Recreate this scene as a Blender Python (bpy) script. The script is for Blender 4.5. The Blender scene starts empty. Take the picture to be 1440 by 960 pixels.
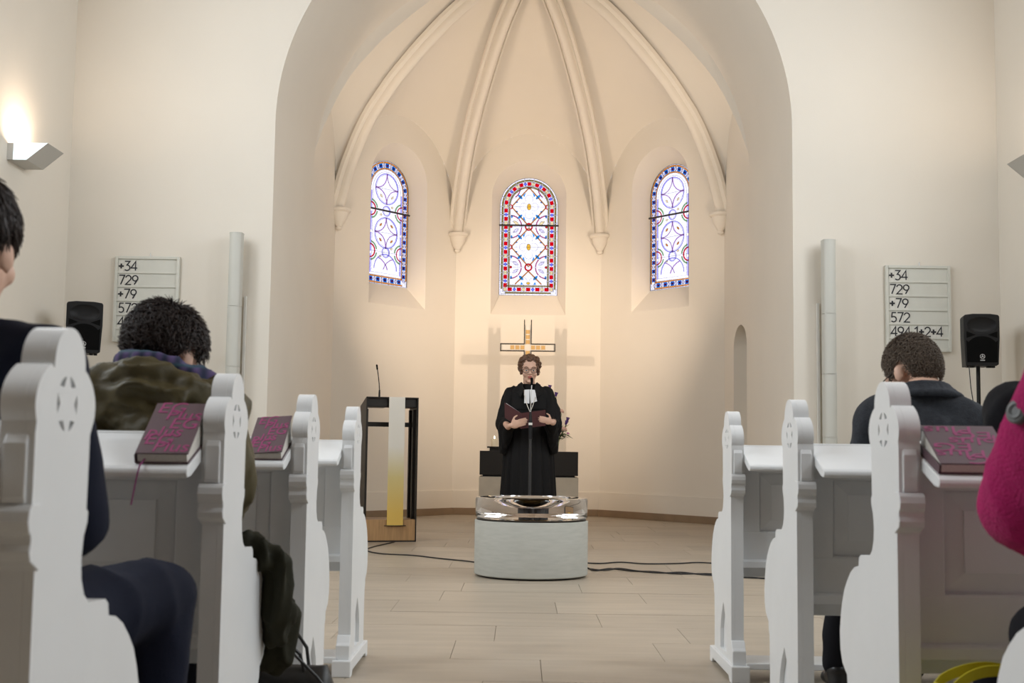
import bpy, bmesh, math, random
from mathutils import Vector, Matrix, noise
from mathutils.geometry import tessellate_polygon
R = math.radians
random.seed(7)
sc = bpy.context.scene
col = sc.collection

# ------------------------------------------------------------------ camera
cam_d = bpy.data.cameras.new('camera')
cam_d.sensor_width = 36.0
cam_d.lens = 1750.0 / 1440.0 * 36.0
cam_d.clip_start = 0.05
cam_d.dof.use_dof = True
cam_d.dof.focus_distance = 10.5
cam_d.dof.aperture_fstop = 7.5
cam = bpy.data.objects.new('camera', cam_d)
col.objects.link(cam)
cam.matrix_world = (Matrix.Translation((-0.087, 0, 0.87)) @ Matrix.Rotation(R(0.426), 4, 'Z')
                    @ Matrix.Rotation(R(90 + 5.01), 4, 'X') @ Matrix.Rotation(R(0.75), 4, 'Z'))
sc.camera = cam

# ------------------------------------------------------------------ world, exposure, lights
sc.view_settings.view_transform = 'Standard'
sc.view_settings.look = 'None'
sc.view_settings.exposure = 0.12
sc.view_settings.gamma = 1.0
sc.view_settings.use_curve_mapping = False
w = bpy.data.worlds.new('overcast_sky')
sc.world = w
w.use_nodes = True
bg = w.node_tree.nodes['Background']
bg.inputs['Color'].default_value = (0.90, 0.93, 1.0, 1)
bg.inputs['Strength'].default_value = 1.75


def area(name, loc, target, sx, sy, power, color, spread=180):
    l = bpy.data.lights.new(name, 'AREA')
    l.shape = 'RECTANGLE'
    l.size = sx
    l.size_y = sy
    l.energy = power
    l.color = color
    l.spread = R(spread)
    o = bpy.data.objects.new(name, l)
    col.objects.link(o)
    o.location = loc
    d = Vector(target) - Vector(loc)
    o.rotation_euler = d.to_track_quat('-Z', 'Y').to_euler()
    return o


def spot(name, loc, target, power, color, angle, blend, radius):
    l = bpy.data.lights.new(name, 'SPOT')
    l.energy = power
    l.color = color
    l.spot_size = R(angle)
    l.spot_blend = blend
    l.shadow_soft_size = radius
    o = bpy.data.objects.new(name, l)
    col.objects.link(o)
    o.location = loc
    d = Vector(target) - Vector(loc)
    o.rotation_euler = d.to_track_quat('-Z', 'Y').to_euler()
    return o


DAY = (0.88, 0.95, 1.0)
WARM = (1.0, 0.79, 0.60)
# daylight standing in the nave's window openings (three a side), nearest pair added to brighten the pews
for yc, pw in ((2.4, 105), (5.4, 90), (8.4, 84)):
    area('daylight_window_left', (-4.28, yc, 4.4), (0.0, yc + 0.3, 2.6), 1.25, 2.6, pw, DAY)
    area('daylight_window_right', (4.28, yc, 4.4), (0.0, yc + 0.3, 2.6), 1.25, 2.6, pw, DAY)
# two warm spotlights on the back of the chancel arch, aimed at the cross
spot('cross_spot', (-2.40, 13.36, 2.9), (0.05, 17.0, 1.9), 235, WARM, 62, 0.9, 0.02)
spot('cross_spot', (2.40, 13.36, 2.9), (-0.05, 17.0, 1.9), 220, WARM, 62, 0.9, 0.02)
# added unseen area lights behind the chancel arch, evening out apse and vault
for sx in (-1, 1):
    area('apse_fill', (sx * 2.39, 13.35, 3.0), (sx * 0.2, 16.6, 4.6), 0.05, 2.6, 20, WARM, 84)
    area('vault_fill', (sx * 2.36, 13.36, 3.9), (sx * 0.1, 15.0, 6.2), 0.05, 0.6, 13, WARM, 105)


# ------------------------------------------------------------------ materials
MATS = {}


def mat(name, color, rough=0.6, metal=0.0, var=0.0, vscale=8.0, bump=0.0, bscale=60.0, spec=0.5, stretch=None,
        trans=0.0, ior=1.5, objvar=0.0, sheen=0.0, emit=None, estr=0.0, color2=None, coat=0.0):
    if name in MATS:
        return MATS[name]
    m = bpy.data.materials.new(name)
    m.use_nodes = True
    nt = m.node_tree
    N, L = nt.nodes, nt.links
    b = N['Principled BSDF']
    b.inputs['Base Color'].default_value = (*color, 1)
    b.inputs['Roughness'].default_value = rough
    b.inputs['Metallic'].default_value = metal
    b.inputs['Specular IOR Level'].default_value = spec
    b.inputs['Transmission Weight'].default_value = trans
    b.inputs['IOR'].default_value = ior
    b.inputs['Sheen Weight'].default_value = sheen
    b.inputs['Coat Weight'].default_value = coat
    if emit:
        b.inputs['Emission Color'].default_value = (*emit, 1)
        b.inputs['Emission Strength'].default_value = estr
    tc = N.new('ShaderNodeTexCoord')
    mp = N.new('ShaderNodeMapping')
    L.new(tc.outputs['Object'], mp.inputs['Vector'])
    if stretch:
        mp.inputs['Scale'].default_value = stretch
    last = None
    if var > 0 or color2:
        nz = N.new('ShaderNodeTexNoise')
        nz.inputs['Scale'].default_value = vscale
        nz.inputs['Detail'].default_value = 5
        L.new(mp.outputs['Vector'], nz.inputs['Vector'])
        rp = N.new('ShaderNodeValToRGB')
        c2 = color2 or tuple(max(0, c * (1 - var)) for c in color)
        c1 = color if color2 else tuple(min(1, c * (1 + var)) for c in color)
        rp.color_ramp.elements[0].color = (*c2, 1)
        rp.color_ramp.elements[1].color = (*c1, 1)
        rp.color_ramp.elements[0].position = 0.3
        rp.color_ramp.elements[1].position = 0.7
        L.new(nz.outputs['Fac'], rp.inputs['Fac'])
        last = rp.outputs['Color']
    if objvar > 0:
        oi = N.new('ShaderNodeObjectInfo')
        hs = N.new('ShaderNodeHueSaturation')
        mr = N.new('ShaderNodeMapRange')
        mr.inputs['To Min'].default_value = 1 - objvar
        mr.inputs['To Max'].default_value = 1 + objvar
        L.new(oi.outputs['Random'], mr.inputs['Value'])
        L.new(mr.outputs['Result'], hs.inputs['Value'])
        if last:
            L.new(last, hs.inputs['Color'])
        else:
            hs.inputs['Color'].default_value = (*color, 1)
        last = hs.outputs['Color']
    if last:
        L.new(last, b.inputs['Base Color'])
    if bump > 0:
        n2 = N.new('ShaderNodeTexNoise')
        n2.inputs['Scale'].default_value = bscale
        n2.inputs['Detail'].default_value = 6
        L.new(mp.outputs['Vector'], n2.inputs['Vector'])
        bp = N.new('ShaderNodeBump')
        bp.inputs['Strength'].default_value = bump
        bp.inputs['Distance'].default_value = 0.01
        L.new(n2.outputs['Fac'], bp.inputs['Height'])
        L.new(bp.outputs['Normal'], b.inputs['Normal'])
    MATS[name] = m
    return m


def glass_mat(name, color, tex=0.0):
    """stained glass: lets the light behind it through, tinted"""
    if name in MATS:
        return MATS[name]
    m = bpy.data.materials.new(name)
    m.use_nodes = True
    N, L = m.node_tree.nodes, m.node_tree.links
    N.remove(N['Principled BSDF'])
    out = N['Material Output']
    tr = N.new('ShaderNodeBsdfTransparent')
    tl = N.new('ShaderNodeBsdfTranslucent')
    mx = N.new('ShaderNodeMixShader')
    mx.inputs['Fac'].default_value = 0.12
    tr.inputs['Color'].default_value = (*color, 1)
    tl.inputs['Color'].default_value = (*color, 1)
    if tex > 0:
        tc = N.new('ShaderNodeTexCoord')
        nz = N.new('ShaderNodeTexNoise')
        nz.inputs['Scale'].default_value = 45
        L.new(tc.outputs['Object'], nz.inputs['Vector'])
        rp = N.new('ShaderNodeValToRGB')
        rp.color_ramp.elements[0].position = 0.35
        rp.color_ramp.elements[1].position = 0.6
        rp.color_ramp.elements[0].color = (*[c * (1 - tex) for c in color], 1)
        rp.color_ramp.elements[1].color = (*color, 1)
        L.new(nz.outputs['Fac'], rp.inputs['Fac'])
        L.new(rp.outputs['Color'], tr.inputs['Color'])
    L.new(tr.outputs[0], mx.inputs[1])
    L.new(tl.outputs[0], mx.inputs[2])
    L.new(mx.outputs[0], out.inputs['Surface'])
    MATS[name] = m
    return m


PLASTER = mat('plaster_wall', (0.80, 0.75, 0.67), 0.92, var=0.015, vscale=1.3, bump=0.06, bscale=90, spec=0.2)
PAINT = mat('white_pew_paint', (0.76, 0.768, 0.77), 0.38, var=0.02, vscale=6, bump=0.02, bscale=40)
STONE = mat('beige_floor_stone', (0.395, 0.335, 0.262), 0.42, var=0.09, vscale=2.2, stretch=(1, 5, 1), bump=0.05, bscale=50, objvar=0.09)
JOINT = mat('floor_joint', (0.40, 0.34, 0.27), 0.9)
CONCRETE = mat('pale_concrete', (0.45, 0.45, 0.41), 0.75, var=0.06, vscale=9, stretch=(1, 1, 6), bump=0.12, bscale=80)
ALTARSTONE = mat('pale_altar_stone', (0.56, 0.49, 0.39), 0.7, var=0.05, vscale=8, bump=0.08, bscale=80)
BLACKST = mat('dark_bronze_steel', (0.022, 0.018, 0.015), 0.45, metal=0.3, bump=0.03)
DARKWOOD = mat('bounce_cutting_brown', (0.13, 0.075, 0.04), 0.6, var=0.15, vscale=4, stretch=(6, 6, 0.8))  # invented wood tone for the unseen rear wall, cuts bounced light
CEILWOOD = mat('bounce_warming_brown', (0.33, 0.23, 0.15), 0.6, var=0.12, vscale=4, stretch=(6, 1, 1))  # wood tone chosen for the unseen ceiling, to dim and warm bounced light
OAK = mat('oak_wood', (0.46, 0.27, 0.12), 0.5, var=0.14, vscale=7, stretch=(9, 9, 0.7), bump=0.05, bscale=30)
WOODTRIM = mat('brown_skirting_wood', (0.27, 0.19, 0.12), 0.55, var=0.1, vscale=5)
BLACKPL = mat('black_plastic', (0.008, 0.008, 0.009), 0.5, bump=0.1, bscale=300, spec=0.3)
BLACKGR = mat('black_speaker_grille', (0.004, 0.004, 0.004), 0.9, bump=0.4, bscale=700, spec=0.1)
CABLE = mat('black_cable', (0.012, 0.012, 0.014), 0.5)
GREYCOL = mat('grey_painted_metal', (0.60, 0.60, 0.555), 0.5, bump=0.03, bscale=400)
LEAD = mat('lead_came', (0.03, 0.028, 0.03), 0.6)
STEEL = mat('steel', (0.55, 0.55, 0.55), 0.3, metal=1.0)
SKIN = mat('skin', (0.66, 0.41, 0.30), 0.5, var=0.06, vscale=30)


# ------------------------------------------------------------------ mesh helpers
class MB:
    def __init__(s):
        s.v, s.f = [], []

    def add(s, verts, faces, M=None):
        o = len(s.v)
        s.v += [tuple(M @ Vector(p)) if M is not None else tuple(p) for p in verts]
        s.f += [tuple(i + o for i in f) for f in faces]
        return s

    def box(s, a, b, M=None):
        x0, y0, z0 = a
        x1, y1, z1 = b
        v = [(x0, y0, z0), (x1, y0, z0), (x1, y1, z0), (x0, y1, z0), (x0, y0, z1), (x1, y0, z1), (x1, y1, z1), (x0, y1, z1)]
        return s.add(v, [(0, 3, 2, 1), (4, 5, 6, 7), (0, 1, 5, 4), (1, 2, 6, 5), (2, 3, 7, 6), (3, 0, 4, 7)], M)

    def cbox(s, c, d, M=None):
        return s.box([c[i] - d[i] / 2 for i in range(3)], [c[i] + d[i] / 2 for i in range(3)], M)

    def prism(s, outline, holes, t0, t1, fn):
        """polygon (a,b) with holes, extruded between t0 and t1; fn(a,b,t) -> xyz"""
        loops = [outline] + list(holes or [])
        pts = [p for l in loops for p in l]
        tris = tessellate_polygon([[Vector((p[0], p[1], 0)) for p in l] for l in loops])
        n = len(pts)
        v = [fn(p[0], p[1], t0) for p in pts] + [fn(p[0], p[1], t1) for p in pts]
        f = [tuple(t) for t in tris] + [tuple(i + n for i in reversed(t)) for t in tris]
        k = 0
        for l in loops:
            m = len(l)
            for i in range(m):
                a, b = k + i, k + (i + 1) % m
                f.append((a, b, b + n, a + n))
            k += m
        return s.add(v, f)

    def flat(s, outline, holes, fn):
        loops = [outline] + list(holes or [])
        pts = [p for l in loops for p in l]
        tris = tessellate_polygon([[Vector((p[0], p[1], 0)) for p in l] for l in loops])
        return s.add([fn(p[0], p[1]) for p in pts], [tuple(t) for t in tris])

    def tube(s, pts, r, seg=8, caps=True, M=None, squash=None):
        pts = [Vector(p) for p in pts]
        n = len(pts)
        rad = r if isinstance(r, (list, tuple)) else [r] * n
        v, f = [], []
        up = None
        for i, p in enumerate(pts):
            t = (pts[min(i + 1, n - 1)] - pts[max(i - 1, 0)])
            t = t.normalized() if t.length > 1e-9 else Vector((0, 0, 1))
            if up is None:
                up = Vector((0, 0, 1)) if abs(t.z) < 0.9 else Vector((1, 0, 0))
            sd = t.cross(up)
            if sd.length < 1e-6:
                sd = t.orthogonal()
            sd.normalize()
            up = sd.cross(t).normalized()
            for k in range(seg):
                a = 2 * math.pi * k / seg
                q = 1.0 if squash is None else squash
                v.append(p + (sd * math.cos(a) + up * math.sin(a) * q) * rad[i])
        for i in range(n - 1):
            for k in range(seg):
                a, b = i * seg + k, i * seg + (k + 1) % seg
                f.append((a, b, b + seg, a + seg))
        if caps:
            f.append(tuple(reversed(range(seg))))
            f.append(tuple(range((n - 1) * seg, n * seg)))
        return s.add(v, f, M)

    def lathe(s, prof, seg=32, M=None, a0=0.0, a1=2 * math.pi):
        full = abs(a1 - a0 - 2 * math.pi) < 1e-6
        m = seg if full else seg + 1
        v, f = [], []
        for (r, z) in prof:
            for k in range(m):
                a = a0 + (a1 - a0) * k / seg
                v.append((r * math.cos(a), r * math.sin(a), z))
        for i in range(len(prof) - 1):
            for k in range(seg):
                a, b = i * m + k, i * m + (k + 1) % m
                f.append((a, b, b + m, a + m))
        return s.add(v, f, M)

    def ell(s, c, r, M=None, rot=None, seg=16, rings=10):
        v, f = [], []
        for i in range(rings + 1):
            th = math.pi * i / rings
            for k in range(seg):
                a = 2 * math.pi * k / seg
                p = Vector((r[0] * math.sin(th) * math.cos(a), r[1] * math.sin(th) * math.sin(a), -r[2] * math.cos(th)))
                if rot is not None:
                    p = rot @ p
                v.append(p + Vector(c))
        for i in range(rings):
            for k in range(seg):
                a, b = i * seg + k, i * seg + (k + 1) % seg
                f.append((a, b, b + seg, a + seg))
        return s.add(v, f, M)

    def cap(s, p0, r0, p1, r1, M=None, seg=14, squash=None):
        p0, p1 = Vector(p0), Vector(p1)
        d = (p1 - p0).normalized()
        pts, rad = [], []
        for i in range(5):
            a = math.pi / 2 * i / 5
            pts.append(p0 - d * r0 * math.cos(a)); rad.append(max(r0 * math.sin(a), 0.0005))
        for i in range(7):
            t = i / 6
            pts.append(p0.lerp(p1, t)); rad.append(r0 + (r1 - r0) * t)
        for i in range(1, 6):
            a = math.pi / 2 * i / 5
            pts.append(p1 + d * r1 * math.sin(a)); rad.append(max(r1 * math.cos(a), 0.0005))
        return s.tube(pts, rad, seg, True, M, squash)

    def mesh(s, name, smooth=False, merge=False):
        me = bpy.data.meshes.new(name)
        me.from_pydata([tuple(p) for p in s.v], [], s.f)
        bm = bmesh.new()
        bm.from_mesh(me)
        if merge:
            bmesh.ops.remove_doubles(bm, verts=bm.verts, dist=1e-5)
        bmesh.ops.recalc_face_normals(bm, faces=bm.faces)
        bm.to_mesh(me)
        bm.free()
        if smooth:
            me.shade_smooth()
        return me


def put(name, me, m, parent=None, bevel=0.0, auto=None):
    if isinstance(me, MB):
        me = me.mesh(name)
    if m is not None and not me.materials:
        me.materials.append(m)
    o = bpy.data.objects.new(name, me)
    col.objects.link(o)
    if parent is not None:
        o.parent = parent
    if bevel:
        b = o.modifiers.new('edge', 'BEVEL')
        b.width = bevel
        b.segments = 2
        b.limit_method = 'ANGLE'
        b.angle_limit = R(35)
    if auto is not None:
        for p in me.polygons:
            p.use_smooth = True
        me.set_sharp_from_angle(angle=R(auto))
    return o


def tag(o, label=None, cat=None, group=None, kind=None):
    if label: o['label'] = label
    if cat: o['category'] = cat
    if group: o['group'] = group
    if kind: o['kind'] = kind
    return o


def thing(name, label=None, cat=None, loc=(0, 0, 0), rz=0.0, group=None, kind=None):
    o = bpy.data.objects.new(name, None)
    o.empty_display_size = 0.1
    col.objects.link(o)
    o.location = loc
    o.rotation_euler = (0, 0, rz)
    return tag(o, label, cat, group, kind)


def copy_tree(o, parent=None):
    c = o.copy()
    col.objects.link(c)
    c.parent = parent
    for ch in [x for x in o.children]:
        copy_tree(ch, c)
    return c


def blob(name, mb, voxel, smooth, m, parent=None, fold=0.0, fscale=6.0, fstretch=(1, 1, 1), fold2=0.0):
    """fuse overlapping shapes into one continuous surface, then give it cloth folds"""
    me = mb.mesh(name + '_raw')
    o = bpy.data.objects.new(name + '_raw', me)
    col.objects.link(o)
    rm = o.modifiers.new('r', 'REMESH')
    rm.mode = 'VOXEL'
    rm.voxel_size = voxel
    sm = o.modifiers.new('s', 'SMOOTH')
    sm.factor = 0.5
    sm.iterations = smooth
    dg = bpy.context.evaluated_depsgraph_get()
    dg.update()
    out = bpy.data.meshes.new_from_object(o.evaluated_get(dg))
    bpy.data.objects.remove(o)
    bpy.data.meshes.remove(me)
    if fold:
        nrm = [v.normal.copy() for v in out.vertices]
        st = Vector(fstretch)
        for v, n in zip(out.vertices, nrm):
            p = Vector((v.co.x * st.x, v.co.y * st.y, v.co.z * st.z)) * fscale
            d = 1 - 2 * abs(noise.noise(p))
            d2 = noise.noise(p * 3.1 + Vector((5, 1, 2)))
            v.co += n * (fold * (d - 0.5) + fold2 * d2)
    out.materials.clear()
    out.materials.append(m)
    out.shade_smooth()
    out.name = name
    ob = bpy.data.objects.new(name, out)
    col.objects.link(ob)
    if parent is not None:
        ob.parent = parent
    return ob


def text_mesh(body, size, ext=0.0005, shear=0.0):
    c = bpy.data.curves.new('t', 'FONT')
    c.body = body
    c.size = size
    c.extrude = ext
    c.shear = shear
    c.resolution_u = 3
    o = bpy.data.objects.new('t', c)
    col.objects.link(o)
    dg = bpy.context.evaluated_depsgraph_get()
    dg.update()
    me = bpy.data.meshes.new_from_object(o.evaluated_get(dg))
    bpy.data.objects.remove(o)
    bpy.data.curves.remove(c)
    me.materials.clear()
    return me

# ------------------------------------------------------------------ the room shell
AW = 11.2           # chancel arch wall, nave face
AB = 13.3           # its apse face
HA = 2.37           # half width of the arch
ZS = 3.84           # springing
NX = 4.237          # nave half width
NZ = 7.6            # nave ceiling


def arc(cx, cz, r, a0, a1, n, rz=None):
    rz = r if rz is None else rz
    return [(cx + r * math.cos(R(a0 + (a1 - a0) * i / n)), cz + rz * math.sin(R(a0 + (a1 - a0) * i / n))) for i in range(n + 1)]


out = [(-NX - .3, -.02), (-HA, -.02)] + arc(0, ZS, HA, 180, 0, 64) + [(HA, -.02), (NX + .3, -.02), (NX + .3, NZ + .3), (-NX - .3, NZ + .3)]
b = MB()
b.prism(out, None, AW, AB, lambda a, z, t: (a, t, z))
o = put('wall_chancel_arch', b, PLASTER, auto=30)
tag(o, kind='structure')


def arch_hole(u0, z0, w, h):
    r = w / 2
    return [(u0 - r, z0), (u0 + r, z0)] + arc(u0, z0 + h - r, r, 0, 180, 16)


for nm, sx in (('wall_left', -1), ('wall_right', 1)):
    holes = [arch_hole(yc, 3.05, 1.3, 2.75) for yc in (2.4, 5.4, 8.4)]
    b = MB()
    b.prism([(-5.0, -.02), (AW + .05, -.02), (AW + .05, NZ + .3), (-5.0, NZ + .3)], holes, NX, NX + .35, lambda a, z, t, sx=sx: (sx * t, a, z))
    tag(put(nm, b, PLASTER), kind='structure')
b = MB()
b.prism([(-NX - .3, -.02), (NX + .3, -.02), (NX + .3, NZ + .3), (-NX - .3, NZ + .3)], None, -5.0, -5.3, lambda a, z, t: (a, t, z))
tag(put('wall_entrance', b, DARKWOOD), kind='structure')
b = MB()
b.box((-NX - .3, -5.3, NZ), (NX + .3, AW + .3, NZ + .25))
tag(put('ceiling', b, CEILWOOD), kind='structure')

# floor: a bed with every stone slab laid on it
b = MB()
b.box((-NX - .3, -5.3, -.15), (NX + .3, 17.3, -.006))
floor = tag(put('floor', b, JOINT), kind='structure')
rng = random.Random(3)
rows = [1.30 + 0.5 * i for i in range(32)]
for i, y0 in enumerate(rows):
    half = NX if y0 < AW else 2.44
    if y0 + .5 > 15.3:
        half = max(0.9, min(2.44, 1.0 + (17.0 - y0) * 0.84))
    x = -half - rng.uniform(0, .9)
    while x < half:
        ln = rng.choice((0.75, 0.9, 1.05, 1.2, 1.35))
        xa, xb = max(x, -half), min(x + ln, half)
        y1 = min(y0 + .5, 16.99)
        if xb - xa > .05 and y1 - y0 > .05:
            t = MB()
            t.box((xa + .0013, y0 + .0013, -.006), (xb - .0013, y1 - .0013, rng.uniform(-.0006, .0006)))
            put('stone_slab', t, STONE, floor)
        x += ln

# ---- apse: five walls on a polygon, three with splayed windows
V = [(-2.42, AB), (-2.42, 15.3), (-1.0, 17.0), (1.0, 17.0), (2.42, 15.3), (2.42, AB)]
APEX = (0.0, 14.2)
ZT = 6.62
ZW = 1.42          # rise of the wall arches
RIB = [(0, 0), (.03, .12), (.06, .20), (.12, .33), (.18, .43), (.3, .57), (.44, .70), (.57, .805), (.66, .865), (.8, .935), (1, 1)]


def rib_f(s):
    for (a, fa), (b_, fb) in zip(RIB, RIB[1:]):
        if s <= b_:
            t = (s - a) / (b_ - a)
            return fa + (fb - fa) * t
    return 1.0


def smooth_rib(s):
    return (rib_f(max(0, s - .02)) + 2 * rib_f(s) + rib_f(min(1, s + .02))) / 4 if s > 0 else 0.0


WIN_HALF, WIN_H, WIN_Z = 0.405, 1.66, 3.03
REC = 0.25


def win_outline(half, z0, ztop, n=28):
    r = half
    return [(-half, z0), (half, z0)] + arc(0, ztop - r, r, 0, 180, n)


windows = []
for i in range(5):
    A, B = Vector(V[i]), Vector(V[i + 1])
    d = (B - A)
    Ln = d.length
    d.normalize()
    nrm = Vector((-d.y, d.x))          # outward (clockwise walk seen from above)
    mid = (A + B) / 2
    if nrm.dot(mid - Vector(APEX)) < 0:
        nrm = -nrm

    def fn(u, z, t=0.0, A=A, d=d, nrm=nrm, mid=mid):
        p = mid + d * u + nrm * t
        return (p.x, p.y, z)
    n = 28
    top = []
    for k in range(n + 1):
        q = 1 - k / n
        rise = ZW if i in (1, 2, 3) else 1.2
        top.append(((q - .5) * Ln, ZS + rise * math.sqrt(max(0, 1 - (2 * q - 1) ** 2))))
    outl = [(-Ln / 2, -.02), (Ln / 2, -.02)] + top
    b = MB()
    if i in (1, 2, 3):
        big = win_outline(0.515, 2.73, 4.89)
        small = win_outline(WIN_HALF, WIN_Z, WIN_Z + WIN_H)
        b.flat(outl, [big], fn)
        m = len(big)
        vv = [fn(u, z, 0) for u, z in big] + [fn(u, z, REC) for u, z in small]
        b.add(vv, [(k, (k + 1) % m, (k + 1) % m + m, k + m) for k in range(m)])
        windows.append((i, mid, d, nrm))
    elif i == 4:
        # arched doorway in the right-hand side wall
        c = -0.25
        # u runs from V4 (far) to V5 (near)
        hole = [(c - .1, 0.0), (c + .75, 0.0), (c + .75, 2.08)] + arc(c + .325, 2.08, .425, 0, 180, 14, .26)[1:]
        b.flat([(-Ln / 2, -.02), (Ln / 2, -.02)] + top, [[(u, z + .0) for u, z in hole]], fn)
        m = len(hole)
        vv = [fn(u, z, 0) for u, z in hole] + [fn(u, z, .28) for u, z in hole]
        b.add(vv, [(k, (k + 1) % m, (k + 1) % m + m, k + m) for k in range(m)])
        b.flat(hole, None, lambda u, z, fn=fn: fn(u, z, .28))
    else:
        b.flat(outl, None, fn)
    nm = ['wall_apse_left', 'wall_apse_left_oblique', 'wall_apse_back', 'wall_apse_right_oblique', 'wall_apse_right'][i]
    w_ = tag(put(nm, b.mesh(nm, merge=True), PLASTER, auto=25), kind='structure')
    # plaster plinth band and wooden skirting
    ex = .02 * math.tan(R(22))
    e0, e1 = (-Ln / 2, Ln / 2)
    if i == 4:
        segs = [(-Ln / 2, -.25 - .1), (.5, Ln / 2)]
    else:
        segs = [(e0, e1)]
    pl, sk = MB(), MB()
    for (s0, s1) in segs:
        pl.prism([(s0, 0), (s1, 0), (s1, .325), (s0, .325)], None, -.022, .0, lambda u, z, t, fn=fn: fn(u, z, t))
        sk.prism([(s0 + .02, 0), (s1 - .02, 0), (s1 - .02, .092), (s0 + .02, .092)], None, -.045, -.0, lambda u, z, t, fn=fn: fn(u, z, t))
    put('plinth_band', pl, PLASTER, w_, bevel=.006)
    put('skirting', sk, WOODTRIM, w_, bevel=.003)

# ---- apse vault: webs and ribs
VV = V + [V[0]]
web = MB()
for i in range(6):
    A, B = Vector(VV[i]), Vector(VV[i + 1])
    Ln = (B - A).length
    nu, ns = 24, 20
    vs, fs = [], []
    for a in range(nu + 1):
        q = a / nu
        base = A.lerp(B, q)
        e = math.sqrt(max(0, 1 - (2 * q - 1) ** 2))
        if i == 5:
            zw = ZS + 2.42 * e
        else:
            zw = ZS + (ZW if i in (1, 2, 3) else 1.2) * e
        wgt = e ** 0.8
        for k in range(ns + 1):
            s = (k / ns) ** 1.5
            p = base.lerp(Vector(APEX), s)
            F = (1 - wgt) * smooth_rib(s) + wgt * (1 - (1 - s) ** 1.75)
            vs.append((p.x, p.y, zw + (ZT - zw) * F))
    for a in range(nu):
        for k in range(ns):
            j = a * (ns + 1) + k
            fs.append((j, j + 1, j + ns + 2, j + ns + 1))
    web.add(vs, fs)
me = web.mesh('apse_vault', merge=True)
vault = tag(put('ceiling_apse_vault', me, PLASTER, auto=40), kind='structure')

PROF = [(-.115, .03), (-.115, -.02), (-.085, -.045), (-.075, -.03), (-.058, -.035), (-.052, -.075), (-.035, -.105), (0, -.118),
        (.035, -.105), (.052, -.075), (.058, -.035), (.075, -.03), (.085, -.045), (.115, -.02), (.115, .03)]
for i in range(1, 5):
    A = Vector(V[i])
    ap = Vector(APEX)
    h = (ap - A)
    run = h.length
    h.normalize()
    lat = Vector((-h.y, h.x, 0))
    pts = []
    for k in range(41):
        s = (k / 40) ** 1.6
        p = A.lerp(ap, s)
        pts.append(Vector((p.x, p.y, ZS + (ZT - ZS) * smooth_rib(s))))
    pts.insert(0, Vector((A.x, A.y, ZS - .02)))
    v, f = [], []
    m = len(PROF)
    for k, p in enumerate(pts):
        t = (pts[min(k + 1, len(pts) - 1)] - pts[max(k - 1, 0)]).normalized()
        nn = lat.cross(t).normalized()
        inward = Vector((h.x, h.y, 0))
        if nn.dot(inward - Vector((0, 0, 1))) < 0:
            nn = -nn
        for (a, dd) in PROF:
            v.append(p + lat * a + nn * (-dd))
    for k in range(len(pts) - 1):
        for j in range(m - 1):
            q = k * m + j
            f.append((q, q + 1, q + 1 + m, q + m))
    b = MB()
    b.add(v, f)
    put('vault_rib', b, PLASTER, vault, auto=45)
    # corbel: abacus, bell and drop
    c = A + (Vector(APEX) - A).normalized() * .055
    M = Matrix.Translation((c.x, c.y, ZS))
    b = MB()
    b.lathe([(0, .0), (.135, .0), (.142, -.012), (.142, -.03), (.128, -.045), (.112, -.05), (.108, -.075), (.095, -.12), (.07, -.17), (.042, -.21),
             (.03, -.222), (.04, -.238), (.035, -.255), (.012, -.27), (0, -.272)], 28, M)
    put('corbel', b, PLASTER, vault, auto=40)

# ------------------------------------------------------------------ stained glass
G = {
    'white': glass_mat('glass_white', (0.86, 0.84, 0.90), 0.16),
    'lav': glass_mat('glass_lavender', (0.60, 0.58, 0.93)),
    'pur': glass_mat('glass_purple', (0.68, 0.50, 0.76)),
    'red': glass_mat('glass_red', (0.80, 0.035, 0.085)),
    'mag': glass_mat('glass_magenta', (0.66, 0.20, 0.38)),
    'blue': glass_mat('glass_blue', (0.03, 0.34, 0.68)),
    'teal': glass_mat('glass_teal', (0.10, 0.52, 0.85)),
    'cream': glass_mat('glass_cream', (0.92, 0.84, 0.60)),
    'oli': glass_mat('glass_olive', (0.50, 0.45, 0.24)),
    'ora': glass_mat('glass_orange', (0.80, 0.48, 0.16)),
    'yel': glass_mat('glass_yellow', (0.88, 0.68, 0.22)),
    'grn': glass_mat('glass_green', (0.45, 0.60, 0.38)),
    'dia': glass_mat('glass_diamond', (0.42, 0.46, 0.95)),
}


def bp(inset, st, q):
    """point of the window outline moved inwards by inset; stretch st, fraction q"""
    h = WIN_HALF - inset
    zs = WIN_H - WIN_HALF
    c0 = .083
    h0 = WIN_HALF - c0
    if st == 'B': return (-h0 + 2 * h0 * q, inset)
    if st == 'R': return (h, c0 + (zs - c0) * q)
    if st == 'L': return (-h, zs - (zs - c0) * q)
    a = math.pi * q
    return (h * math.cos(a), zs + h * math.sin(a))


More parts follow.
